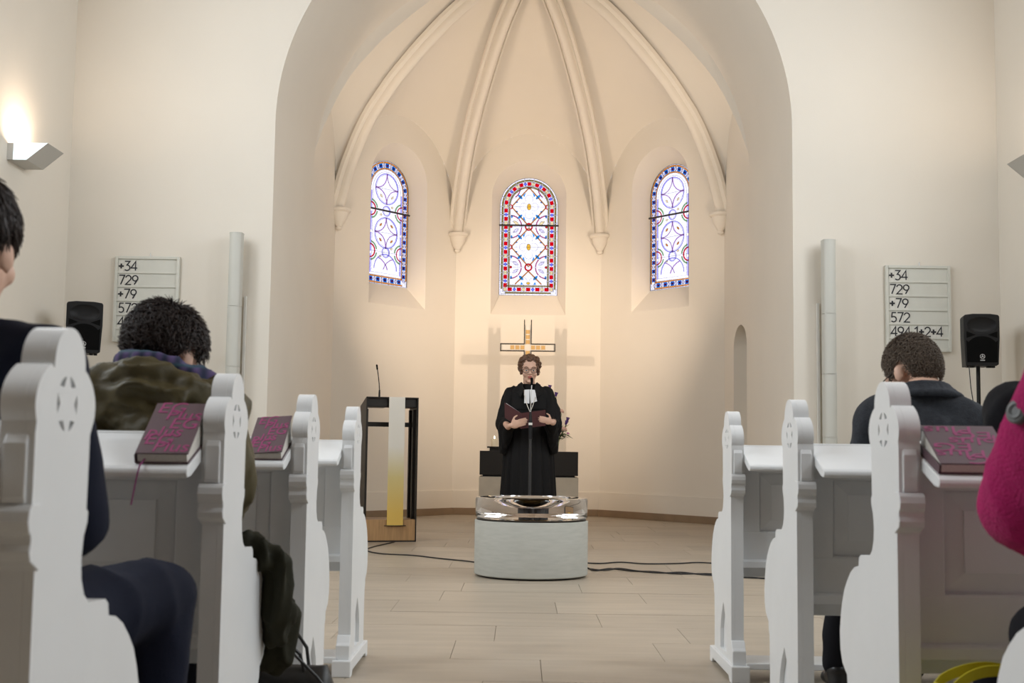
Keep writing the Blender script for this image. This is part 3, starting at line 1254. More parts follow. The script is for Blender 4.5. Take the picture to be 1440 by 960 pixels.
def glyph_mesh(ch, h):
    b = MB()
    r = h * (.085 if ch == '+' else .062)
    for k, st in enumerate(glyph_strokes(ch)):
        p = [Vector((a * h, z * h)) for a, z in st]
        n = len(p)
        L_, R_ = [], []
        for i in range(n):
            if i == 0: d = (p[1] - p[0]).normalized()
            elif i == n - 1: d = (p[-1] - p[-2]).normalized()
            else:
                d = ((p[i] - p[i - 1]).normalized() + (p[i + 1] - p[i]).normalized())
                d = d.normalized() if d.length > 1e-6 else (p[i] - p[i - 1]).normalized()
            o_ = Vector((-d.y, d.x)) * r
            if 0 < i < n - 1:
                c = max(.45, d.dot((p[i] - p[i - 1]).normalized()))
                o_ = o_ / c
            L_.append(p[i] + o_)
            R_.append(p[i] - o_)
        for i in range(n - 1):
            q = [L_[i], L_[i + 1], R_[i + 1], R_[i]]
            y0, y1 = -.0030 - k * .0002, 0
            v = [(a.x, y0, a.y) for a in q] + [(a.x, y1, a.y) for a in q]
            b.add(v, [(0, 1, 2, 3), (7, 6, 5, 4), (0, 4, 5, 1), (1, 5, 6, 2), (2, 6, 7, 3), (3, 7, 4, 0)])
    return b.mesh('numeral')


GH = .084
GM = {c: glyph_mesh(c, GH) for c in '1234579+'}
for m_ in GM.values():
    m_.materials.append(INK)


def hymn_board(x, label):
    W_, H_ = .585, .78
    root = thing('hymn_board', label, 'hymn board', (x, AW - .028, 2.583 - H_), group='white hymn boards on the chancel wall')
    b = MB()
    b.box((-W_ / 2, 0, 0), (W_ / 2, .026, H_))
    put('back_board', b, BOARD, root, bevel=.002)
    fw = .026
    b = MB()
    b.box((-W_ / 2, -.014, 0), (-W_ / 2 + fw, 0, H_))
    b.box((W_ / 2 - fw, -.014, 0), (W_ / 2, 0, H_))
    b.box((-W_ / 2 + fw, -.014, H_ - fw), (W_ / 2 - fw, 0, H_))
    b.box((-W_ / 2 + fw, -.014, 0), (W_ / 2 - fw, 0, fw))
    put('frame', b, BOARD, root, bevel=.003)
    pitch = .1275
    for k in range(5):
        z = H_ - fw - pitch * (k + 1) + .004
        b = MB()
        b.box((-W_ / 2 + fw, -.010, z - .008), (W_ / 2 - fw, 0, z + .008))
        put('slot_rail', b, BOARD, root, bevel=.001)
    for k, row in enumerate(('+34', '729', '+79', '572', '494 1+2+4')):
        xx = -W_ / 2 + fw + .006 + (.002 * k)
        z = H_ - fw - pitch * (k + 1) + .018
        for ch in row:
            if ch == ' ':
                xx += .03
                continue
            wd = .048 if ch == '+' else (.044 if ch == '1' else .060)
            b = MB()
            b.box((xx + .0008, -.004, z - .006), (xx + wd - .0008, -.0005, z + GH + .012))
            cdo = put('number_card', b, CARD, root)
            go = bpy.data.objects.new('numeral', GM[ch])
            col.objects.link(go)
            go.parent = cdo
            go.location = (xx + (-.006 if ch == '+' else (-.004 if ch == '1' else .002)), -.004, z + .004)
            xx += wd
    b = MB()
    b.tube([(0.02, .014, H_ - .01), (.02, .012, H_ + .03), (.024, .012, H_ + .034)], .004, 6)
    put('hook', b, STEEL, root)


hymn_board(-3.487, 'white hymn number board partly hidden by the dark-haired woman in the olive jacket')
hymn_board(3.487, 'white hymn number board reading 494 1+2+4 above the man in the charcoal coat')

# ------------------------------------------------------------------ column loudspeakers
def column(x, label):
    root = thing('column_loudspeaker', label, 'loudspeaker', (x, AW - .15, .72), group='slim grey column loudspeakers on the chancel wall')
    H_ = 2.78 - .72
    prof = [(-.056, .06), (-.056, -.015)] + [(.056 * math.sin(R(a)), -.015 - .04 * math.cos(R(a))) for a in range(-80, 81, 10)] + [(.056, -.015), (.056, .06)]
    for k, (z0, z1) in enumerate(((0, .30), (.304, .86), (.864, 1.40), (1.404, H_))):
        b = MB()
        b.prism(prof, None, z0, z1, lambda a, y, t: (a, y, t))
        put('speaker_segment', b, GREYCOL, root, auto=30)
    for z in (.302, .862, 1.402):
        b = MB()
        b.box((-.050, -.04, z - .006), (.050, .055, z + .006))
        put('joint', b, GREYCOL, root)
    b = MB()
    b.prism([(a * 1.03, y * 1.03) for a, y in prof], None, H_, H_ + .008, lambda a, y, t: (a, y, t))
    put('end_cap', b, GREYCOL, root)
    for z in (.25, .95, 1.7):
        b = MB()
        b.box((-.02, .055, z), (.02, .152, z + .05))
        put('wall_bracket', b, GREYCOL, root)
    b = MB()
    b.box((.062, .11, -.6), (.082, .148, H_ - .55)) if x < 0 else b.box((-.082, .11, -.6), (-.062, .148, H_ - .55))
    put('cable_duct', b, mat('white_duct', (.75, .74, .70), .6), root)


column(-2.66, 'slim light grey column loudspeaker behind the woman in the olive jacket')
column(2.657, 'slim light grey column loudspeaker beside the charcoal-coated man')

# ------------------------------------------------------------------ portable speakers on stands
LOGO = mat('pale_grey_logo', (.5, .5, .5), .5)


def pa_speaker(x, y, rz, label, slabel, zb):
    st = thing('speaker_stand', slabel, 'speaker stand', (x, y, 0), rz, group='black speaker stands')
    b = MB()
    b.tube([(0, 0, .12), (0, 0, 1.1)], .019, 14)
    put('lower_tube', b, BLACKPL, st)
    b = MB()
    b.tube([(0, 0, 1.0), (0, 0, zb + .02)], .0165, 14)
    put('upper_tube', b, BLACKPL, st)
    b = MB()
    b.lathe([(0, 0), (.03, 0), (.03, .07), (0, .07)], 14, Matrix.Translation((0, 0, 1.05)))
    b.tube([(.03, 0, 1.09), (.06, 0, 1.09)], .008, 8)
    put('clamp', b, BLACKPL, st)
    for k in range(3):
        a = R(120 * k + 30)
        b = MB()
        b.tube([(0, 0, .62), (.33 * math.cos(a), .33 * math.sin(a), .012)], .012, 8)
        b.tube([(0, 0, .2), (.17 * math.cos(a), .17 * math.sin(a), .31)], .007, 6)
        put('leg', b, BLACKPL, st)
    sp = thing('loudspeaker', label, 'loudspeaker', (x, y, zb), rz, group='black portable loudspeakers on stands')
    W_, H_, Dp = .148, .437, .12
    c = .02
    outl = [(-W_ + .012, 0)] + [(W_ - .012 - c, 0), (W_ - .012, c * .6), (W_, H_ * .55), (W_, H_ - c), (W_ - c * .5, H_ - c * .25), (W_ * .5, H_ + .004), (-W_ * .5, H_ + .004),
            (-W_ + c * .5, H_ - c * .25), (-W_, H_ - c), (-W_, H_ * .55), (-W_ + .012, c * .6)]
    horn = arc(0, .345, .118, -20, 200, 16, .068) + arc(0, .322, .11, 200, 340, 10, .045)
    b = MB()
    b.prism(outl, [horn], -Dp, -Dp + .02, lambda a, z, t: (a, t, z))
    b.prism([(a * .985, z) for a, z in outl], None, -Dp + .0202, Dp, lambda a, z, t: (a * (1 - .25 * max(0, t) / Dp), t, z))
    body = put('cabinet', b, BLACKPL, sp, bevel=.004)
    b = MB()
    m = len(horn)
    inner = [(a * .42, .334 + (z - .334) * .35) for a, z in horn]
    v = [(a, -Dp + .001, z) for a, z in horn] + [(a * .7 + ia * .3, -Dp + .014, z * .7 + iz * .3) for (a, z), (ia, iz) in zip(horn, inner)] + [(a, -Dp + .0195, z) for a, z in inner]
    b.add(v, [(k, (k + 1) % m, (k + 1) % m + m, k + m) for k in range(m)] + [(k + m, (k + 1) % m + m, (k + 1) % m + 2 * m, k + 2 * m) for k in range(m)] + [tuple(range(2 * m, 3 * m))])
    put('horn', b, BLACKPL, sp, auto=50)
    for s_ in (-1, 1):
        b = MB()
        b.prism([(s_ * .128, .235), (s_ * .128, .292), (s_ * .05, .262)], None, -Dp - .0012, -Dp, lambda a, z, t: (a, t, z))
        put('port', b, BLACKGR, sp)
    b = MB()
    b.prism([(-.125, .03), (.125, .03), (.13, .215)] + arc(0, .15, .13, 30, 150, 14, .10)[0:] + [(-.13, .215)], None, -Dp - .005, -Dp, lambda a, z, t: (a, t, z))
    put('grille', b, BLACKGR, sp, bevel=.002)
    b = MB()
    ring = arc(0, .078, .021, 0, 360, 20)[:-1]
    b.prism(ring, [arc(0, .078, .017, 0, 360, 20)[:-1]], -Dp - .0075, -Dp - .005, lambda a, z, t: (a, t, z))
    for k in range(3):
        a = R(90 + 120 * k)
        p = Vector((math.cos(a), math.sin(a)))
        q = Vector((-p.y, p.x)) * .0022
        o_ = Vector((0, .078))
        pts = [o_ - p * .006 + q, o_ + p * .017 + q, o_ + p * .017 - q, o_ - p * .006 - q]
        b.prism([tuple(t) for t in pts], None, -Dp - .0075, -Dp - .005, lambda a, z, t: (a, t, z))
    b.box((-.019, -Dp - .0075, .042), (.019, -Dp - .005, .05))
    put('emblem', b, LOGO, sp)
    for xx in (-.105, -.07, .065, .1):
        b = MB()
        b.box((xx - .014, -.09, -.014), (xx + .014, -.05, .004))
        put('rubber_foot', b, BLACKPL, sp)


pa_speaker(3.813, 10.62, R(-3), 'black portable loudspeaker beside the hymn board with 494 1+2+4', 'black tripod stand rising behind the charcoal-coated man', 1.635)
pa_speaker(-3.845, 10.62, R(20), 'black portable loudspeaker in the corner behind the navy-suited man', 'black tripod stand in the corner behind the navy-suited man', 1.648)
b = MB()
b.tube([(3.70, 10.52, 1.632), (3.705, 10.50, 1.45), (3.73, 10.49, 1.25), (3.755, 10.49, 1.0), (3.76, 10.49, .5), (3.74, 10.46, .008), (3.6, 10.4, .008)], .004, 6)
tag(put('speaker_cable', b, CABLE), 'thin black cable hanging from the loudspeaker beside the hymn board', 'cable')

# ------------------------------------------------------------------ wall lamps
LAMPM = mat('lamp_grey_metal', (.52, .505, .47), .5)
OPAL = mat('lamp_opal_end', (.8, .86, .88), .25, emit=(.80, .95, 1.0), estr=.55)  # bluish emission imitates daylight reflected on the lamp's near end


def sconce(s, label):
    root = thing('wall_lamp', label, 'wall lamp', (s * NX, 9.8, 3.144), group='angular wall lamps')
    t = NX - 3.912          # reach at the top
    e = NX - 4.079
    z1 = .139
    # open-topped trough: slanted front, floor, far end; pale opal near end
    b = MB()

    def fx(a, z, y):
        return (-s * a, y, z)
    th = .006
    b.prism([(e, 0), (t, z1), (t - .012, z1), (e - .004, th), (0, th), (0, 0)], None, .004, .355, fx)
    b.prism([(0, 0), (e, 0), (t, z1), (0, z1)], None, .349, .355, fx)
    body = put('trough', b, LAMPM, root)
    b = MB()
    b.prism([(0.05, 0.001), (e, 0.001), (t, z1), (0.05, z1)], None, 0, .004, fx)
    put('opal_end', b, OPAL, root)
    b = MB()
    b.prism([(0, 0), (.05, 0), (.05, z1), (0, z1)], None, 0, .02, fx)
    put('wall_plate', b, LAMPM, root)
    b = MB()
    b.tube([(-s * .12, .04, .045), (-s * .12, .31, .045)], .012, 10)
    put('lamp_tube', b, mat('lamp_tube', (1, .9, .75), .5, emit=(1.0, .82, .60), estr=12), root)
    area('wall_lamp_light', (s * (NX - .14), 9.98, 3.144 + .10), (s * (NX - .14), 9.98, 7), 0.12, .3, 7, WARM)


sconce(-1, 'angular grey wall lamp glowing above the navy-suited man')
sconce(1, 'angular grey wall lamp high above the magenta fleece wearer')

# ------------------------------------------------------------------ microphone stand and floor cables
ms = thing('microphone_stand', 'slender black microphone stand in front of the preacher', 'microphone stand', (.0, 10.58, 0))
b = MB()
b.lathe([(0, 0), (.125, 0), (.128, .008), (.12, .016), (.03, .022), (0, .022)], 28)
put('round_base', b, BLACKPL, ms, auto=40)
b = MB()
b.tube([(0, 0, .02), (0, 0, .98)], .0125, 12)
put('lower_tube', b, mat('dark_grey_tube', (.03, .03, .032), .35), ms)
b = MB()
b.tube([(0, 0, .97), (0, 0, 1.12)], .016, 12)
b.tube([(0, 0, 1.12), (0, 0, 1.20)], [.016, .009], 12)
put('clutch', b, BLACKPL, ms)
b = MB()
b.tube([(0, 0, 1.088), (0, 0, 1.108)], .0168, 12)
put('white_band', b, mat('white_tape', (.8, .8, .76), .5), ms)
b = MB()
b.tube([(0, 0, 1.19), (.002, 0, 1.3), (.008, .01, 1.44)], .004, 8)
put('gooseneck', b, STEEL, ms)
b = MB()
b.cap((.008, .01, 1.435), .009, (.007, .03, 1.482), .013)
put('microphone_head', b, BLACKGR, ms)


def cable(name, pts, label, r=.0055):
    P_ = [Vector(p) for p in pts]
    out_ = []
    for i in range(len(P_) - 1):
        p0, p1, p2, p3 = P_[max(i - 1, 0)], P_[i], P_[i + 1], P_[min(i + 2, len(P_) - 1)]
        for k in range(6):
            t = k / 6
            out_.append(.5 * ((2 * p1) + (p2 - p0) * t + (2 * p0 - 5 * p1 + 4 * p2 - p3) * t * t + (3 * p1 - p0 - 3 * p2 + p3) * t ** 3))
    out_.append(P_[-1])
    bq = MB()
    bq.tube(out_, r, 6)
    return tag(put(name, bq.mesh(name, smooth=True), CABLE), label, 'cable')


z = .006
cable('floor_cable', [(-1.25, 11.75, z), (-1.4, 10.9, z), (-1.25, 10.45, z), (-.95, 10.3, z), (-.72, 10.05, z), (-.5, 9.85, z), (-.40, 9.75, z), (-.3, 9.9, z), (-.15, 10.3, z), (0, 10.47, z)],
      'thin black cable lying on the floor between lectern and font')
cable('floor_cable', [(.1, 10.6, z), (.3, 10.1, z), (.42, 9.85, z), (.55, 9.80, z), (.72, 9.93, z), (.9, 9.82, z), (1.15, 9.88, z), (1.35, 10.0, z), (1.6, 9.9, z), (2.2, 10.0, z), (3.4, 10.3, z)],
      'black cable on the floor running from the font towards the doorway side, farther strand')
cable('floor_cable', [(.12, 10.5, z), (.36, 9.7, z), (.44, 9.35, z), (.55, 9.25, z), (.66, 9.40, z), (.8, 9.20, z), (.95, 9.1, z), (1.1, 9.16, z), (1.25, 9.0, z), (1.5, 8.9, z), (1.75, 8.75, z), (2.3, 8.9, z)],
      'black cable on the floor looping past the font, nearer strand', .0055)
cable('floor_cable', [(.13, 10.45, z), (.40, 9.55, z), (.47, 9.22, z), (.60, 9.38, z), (.74, 9.22, z), (.9, 9.18, z), (1.05, 9.05, z), (1.3, 9.08, z), (1.5, 8.85, z), (1.78, 8.82, z), (2.35, 8.75, z)],
      'black cable twisted around its neighbour on the floor past the font', .0055)

# ------------------------------------------------------------------ hymnals on the desks
COVER = mat('hymnal_cover', (.105, .062, .075), .45, var=.05)
PRINT = mat('hymnal_pink_print', (.30, .032, .14), .5)
PAGES = mat('hymnal_pages', (.62, .59, .54), .7, var=.05, vscale=200, stretch=(1, 1, 1))
RIBN = mat('ribbon', (.22, .03, .13), .5)
SLOPE = math.atan2(.905 - .829, .118 + .102)


def hymnal(x, py, label, rz=0.0, wd=.112, ht=.178, lift=.075, base=.02, ribbon=False, flip=False, roll=0.0):
    """lying on the sloping desk of the pew whose origin is at y=py; cover sprung open"""
    y0 = py - .095
    M = Matrix.Translation((x, y0, .831 + .002)) @ Matrix.Rotation(SLOPE, 4, 'X') @ Matrix.Rotation(rz, 4, 'Z')
    root = thing('hymnal', label, 'book', group='dark hymnals with pink lettering')
    root.matrix_basis = M
    hw = wd / 2
    b = MB()
    b.box((-hw, 0, 0), (hw, ht, .003))
    put('back_cover', b, COVER, root)
    # page block, fanned thicker towards the head
    v = [(-hw + .003, .003, .003), (hw - .004, .003, .003), (hw - .004, ht - .004, .003), (-hw + .003, ht - .004, .003),
         (-hw + .003, .003, base), (hw - .004, .003, base), (hw - .004, ht - .004, lift * 1.0), (-hw + .003, ht - .004, lift * .86)]
    b = MB()
    b.add(v, [(0, 3, 2, 1), (4, 5, 6, 7), (0, 1, 5, 4), (1, 2, 6, 5), (2, 3, 7, 6), (3, 0, 4, 7)])
    put('page_block', b, PAGES, root)
    a = math.atan2(lift - base, ht)
    C = Matrix.Translation((0, 0, base + .001)) @ Matrix.Rotation(a, 4, 'X') @ Matrix.Rotation(roll, 4, 'Y')
    b = MB()
    cl_ = ht / math.cos(a)
    b.box((-hw, 0, 0), (hw, cl_, .003))
    fc = put('front_cover', b, COVER, root)
    fc.matrix_basis = C
    b = MB()
    b.box((-hw - .0025, 0, 0), (-hw, ht, base))
    put('spine', b, COVER, root)
    lines = (('EG', .06, .80, 1.0), ('Plus', .33, .66, .95), ('EG', .50, .48, 1.0), ('plus', .04, .32, .95), ('EG', .06, .17, 1.0), ('Plus', .30, .03, .95))
    for tx, fu, fv, sz in lines:
        me = text_mesh(tx, cl_ * .30 * sz, .0003, .12)
        me.materials.append(PRINT)
        lo = bpy.data.objects.new('lettering', me)
        col.objects.link(lo)
        lo.parent = fc
        sxl = .92 * wd / .112 * (.178 / ht)
        ext = max(v_.co.x for v_ in me.vertices) * sxl
        sxl *= min(1.0, (wd - .006) / ext)
        ext = min(ext, wd - .006)
        off = min(fu * wd, wd - .003 - ext)          # keep the print on the cover
        lo.location = (-hw + off, fv * cl_, .0034)
        lo.scale = (sxl, 1, 1)
        if flip:
            lo.rotation_euler = (0, 0, math.pi)
            lo.location = (hw - off, cl_ - fv * cl_, .0034)
    if ribbon:
        b = MB()
        b.tube([(-hw + .02, .012, .012), (-hw + .017, -.006, .006), (-hw + .015, -.022, .003), (-hw + .013, -.031, -.008), (-hw + .008, -.042, -.036), (-hw + .002, -.055, -.072)], .002, 6)
        put('ribbon', b, RIBN, root)
    return root


hymnal(-.8415, YL[1], 'dark hymnal with pink lettering and ribbon, by the olive-jacketed woman', ribbon=True)
hymnal(-.845, YL[2], 'dark hymnal with pink lettering on the pew desk next to the empty foremost pew', wd=.108, roll=R(-5))
hymnal(.875, YR[1], 'dark hymnal with upside-down pink lettering, next to the magenta sleeve', rz=0, wd=.158, ht=.15, lift=.055, flip=True)

# ------------------------------------------------------------------ bags
bagm = mat('black_bag_leather', (.018, .017, .016), .5, bump=.1)
hb = thing('handbag', 'black handbag with thin looped handles on the floor beside the draped coat', 'handbag', (-.745, 3.52, 0), R(-8))
b = MB()
v, f = [], []
rings = [(.0, .15, .075), (.02, .165, .085), (.14, .16, .075), (.22, .15, .05), (.262, .135, .02)]
for (zz, rx, ry) in rings:
    for k in range(20):
        a = 2 * math.pi * k / 20
        ca, sa = math.cos(a), math.sin(a)
        e_ = .5
        v.append((rx * math.copysign(abs(ca) ** e_, ca), ry * math.copysign(abs(sa) ** e_, sa), zz + (.012 * abs(ca) if zz > .25 else 0)))
for i in range(len(rings) - 1):
    for k in range(20):
        q, w2 = i * 20 + k, i * 20 + (k + 1) % 20
        f.append((q, w2, w2 + 20, q + 20))
f.append(tuple(reversed(range(20))))
f.append(tuple(range(80, 100)))
b.add(v, f)
put('bag_body', b.mesh('bag_body', smooth=True), bagm, hb)
for yy, hh in ((-.03, .10), (.03, .115)):
    b = MB()
    b.tube([(-.075, yy * .6, .245), (-.06, yy, .245 + hh * .7), (-.02, yy * 1.4, .245 + hh), (.03, yy * 1.4, .245 + hh * .95), (.065, yy, .245 + hh * .6), (.08, yy * .6, .24)], .005, 8)
    put('handle', b, bagm, hb)
b = MB()
b.tube([(-.1, -.02, .25), (-.05, -.06, .34), (.04, -.07, .33), (.12, -.05, .25), (.19, -.05, .17), (.215, -.05, .08), (.2, -.04, .006), (.13, -.06, .006)], .0045, 8)
put('shoulder_strap', b, bagm, hb)

YEL = mat('yellow_bag_fabric', (.52, .44, .012), .5, var=.08, vscale=12)
yb = thing('tote_bag', 'bright yellow tote bag with open handles beside the dark trousers', 'bag', (.885, 2.612, 0), R(2))
b = MB()
v, f = [], []
rings = [(0, .105, .055), (.03, .11, .06), (.2, .115, .055), (.34, .118, .05), (.395, .112, .05)]
for (zz, rx, ry) in rings:
    for k in range(24):
        a = 2 * math.pi * k / 24
        ca, sa = math.cos(a), math.sin(a)
        v.append((rx * math.copysign(abs(ca) ** .6, ca), ry * math.copysign(abs(sa) ** .6, sa), zz + (.012 * math.cos(2 * a) if zz > .3 else 0)))
for i in range(len(rings) - 1):
    for k in range(24):
        q, w2 = i * 24 + k, i * 24 + (k + 1) % 24
        f.append((q, w2, w2 + 24, q + 24))
f.append(tuple(reversed(range(24))))
b.add(v, f)
bo = put('bag_body', b.mesh('bag_body', smooth=True), YEL, yb)
so = bo.modifiers.new('thickness', 'SOLIDIFY')
so.thickness = .004
for yy in (-.045, .045):
    b = MB()
    v, f = [], []
    n = 14
    for k in range(n + 1):
        t = k / n
        xx = -.105 + .21 * t
        zt = .385 + .052 * math.sin(math.pi * t) ** .6
        for (dy, dz) in ((-.002, 0), (-.002, .022), (.002, .022), (.002, 0)):
            v.append((xx, yy * (1 - .5 * math.sin(math.pi * t)) + dy, zt + dz - .012))
    for k in range(n):
        for j in range(4):
            f.append((k * 4 + j, k * 4 + (j + 1) % 4, (k + 1) * 4 + (j + 1) % 4, (k + 1) * 4 + j))
    b.add(v, f)
    put('handle', b, YEL, yb)

# ------------------------------------------------------------------ people
def head_matrix(c, yaw, pitch=0.0, roll=0.0, scale=1.0):
    return Matrix.Translation(c) @ Matrix.Rotation(R(yaw), 4, 'Z') @ Matrix.Rotation(R(pitch), 4, 'X') @ Matrix.Rotation(R(roll), 4, 'Y') @ Matrix.Scale(scale, 4)


def head_shapes(b, M):
    """face looks along local -Y"""
    b.ell((0, .012, .035), (.074, .094, .088), M)
    b.ell((0, -.03, -.025), (.061, .062, .086), M)
    b.ell((0, -.042, -.072), (.046, .044, .040), M)
    b.ell((0, -.074, -.098), (.020, .017, .015), M)
    b.cap((0, -.088, .008), .009, (0, -.108, -.026), .0125, M)
    for s in (-1, 1):
        b.ell((s * .011, -.100, -.030), (.009, .009, .008), M)
        b.ell((s * .040, -.064, -.032), (.025, .024, .024), M)
        b.cap((s * .012, -.088, .022), .010, (s * .045, -.072, .022), .010, M)
        b.ell((s * .078, .010, -.012), (.009, .020, .031), M, rot=Matrix.Rotation(R(-12), 3, 'X') @ Matrix.Rotation(R(s * 18), 3, 'Z'))
    b.ell((0, -.092, -.058), (.024, .010, .010), M)


def hand_shapes(b, wrist, d, up, side, size=1.0, curl=.5):
    """palm from the wrist along d, thumb on the side, back of the hand along up"""
    wrist, d, up = Vector(wrist), Vector(d).normalized(), Vector(up).normalized()
    sd = Vector(side).normalized()
    pc = wrist + d * .05 * size
    Rm = Matrix((sd, d, up)).transposed()
    b.ell(pc, (.040 * size, .052 * size, .015 * size), rot=Rm)
    for k, (off, ln) in enumerate(((.029, .066), (.010, .076), (-.009, .070), (-.027, .054))):
        p0 = wrist + d * .085 * size + sd * off * size
        a = curl
        d1 = (d * math.cos(a) - up * math.sin(a))
        p1 = p0 + d1 * ln * .5 * size
        d2 = (d * math.cos(2.2 * a) - up * math.sin(2.2 * a))
        p2 = p1 + d2 * ln * .5 * size
        b.cap(p0, .0085 * size, p1, .008 * size, seg=8)
        b.cap(p1, .008 * size, p2, .0065 * size, seg=8)
    t0 = wrist + d * .030 * size + sd * .032 * size
    t1 = t0 + (d * .5 + sd * .8 - up * .2).normalized() * .038 * size
    t2 = t1 + (d * .9 + sd * .3 - up * .25).normalized() * .03 * size
    b.cap(t0, .012 * size, t1, .0095 * size, seg=8)
    b.cap(t1, .0095 * size, t2, .0075 * size, seg=8)


def strands(name, M, n, length, m, parent, seed, mask=None, rad=.0026, lift=.006, crown=(0, .035, .98), messy=.35, flow=1.0, base=(.078, .098, .092), centre=(0, .012, .035), drop=.5):
    """locks of hair rooted on the skull, flowing away from the crown"""
    rg_ = random.Random(seed)
    b = MB()
    cr = Vector(crown).normalized()
    c0 = Vector(centre)
    made = 0
    tries = 0
    while made < n and tries < n * 30:
        tries += 1
        u = Vector((rg_.gauss(0, 1), rg_.gauss(0, 1), rg_.gauss(0, 1))).normalized()
        p = Vector((u.x * base[0], u.y * base[1], u.z * base[2]))
        if mask is not None and not mask(u):
            continue
        made += 1
        ln = length * rg_.uniform(.65, 1.2)
        t = (u - cr * u.dot(cr))
        t = t.normalized() if t.length > 1e-3 else Vector((rg_.uniform(-1, 1), rg_.uniform(-1, 1), 0))
        t = (t + Vector((rg_.uniform(-1, 1), rg_.uniform(-1, 1), rg_.uniform(-1, 1))) * messy).normalized()
        pts = [c0 + p * .97]
        cur = p.copy()
        lf = rg_.uniform(.2, 1.0) * lift
        for k in range(4):
            cur = cur + (t * flow + Vector((0, 0, -drop * (k / 3)))).normalized() * ln / 4
            e = math.sqrt((cur.x / base[0]) ** 2 + (cur.y / base[1]) ** 2 + (cur.z / base[2]) ** 2)
            nn = Vector((cur.x / base[0] ** 2, cur.y / base[1] ** 2, cur.z / base[2] ** 2)).normalized()
            cur = cur / e
            t = (t - nn * t.dot(nn)).normalized()
            pts.append(c0 + cur + nn * lf * (k + 1) / 2)
        b.tube(pts, [rad, rad * 1.1, rad, rad * .7, rad * .25], 4, True, M)
    # close undercoat so no scalp shows between the locks
    sg, rn = 40, 24
    k2 = .985
    vs, ok = [], []
    for i in range(rn + 1):
        th = math.pi * i / rn
        for k in range(sg):
            a = 2 * math.pi * k / sg
            u = Vector((math.sin(th) * math.cos(a), math.sin(th) * math.sin(a), -math.cos(th)))
            vs.append(c0 + Vector((u.x * base[0], u.y * base[1], u.z * base[2])) * k2)
            ok.append(mask is None or mask(u))
    fs = []
    for i in range(rn):
        for k in range(sg):
            q = (i * sg + k, i * sg + (k + 1) % sg, (i + 1) * sg + (k + 1) % sg, (i + 1) * sg + k)
            if all(ok[t_] for t_ in q):
                fs.append(q)
    b.add(vs, fs, M)
    return put(name, b.mesh(name, smooth=True), m, parent)


def glasses(M, parent, m, lens=True):
    b = MB()
    for s in (-1, 1):
        ring = []
        for k in range(25):
            a = 2 * math.pi * k / 24
            ca, sa = math.cos(a), math.sin(a)
            ring.append((s * .034 + .026 * math.copysign(abs(ca) ** .75, ca), -.104 + .012 * (abs(s * .034 + .026 * ca) / .06) ** 2, -.002 + .019 * math.copysign(abs(sa) ** .75, sa)))
        b.tube(ring, .0024, 6, True, M)
        b.tube([(s * .060, -.094, .006), (s * .078, -.06, .006), (s * .084, .0, .004), (s * .082, .018, -.008)], .002, 6, True, M)
    b.tube([(-.009, -.105, .004), (0, -.107, .007), (.009, -.105, .004)], .0022, 6, True, M)
    return put('spectacles', b, m, parent)


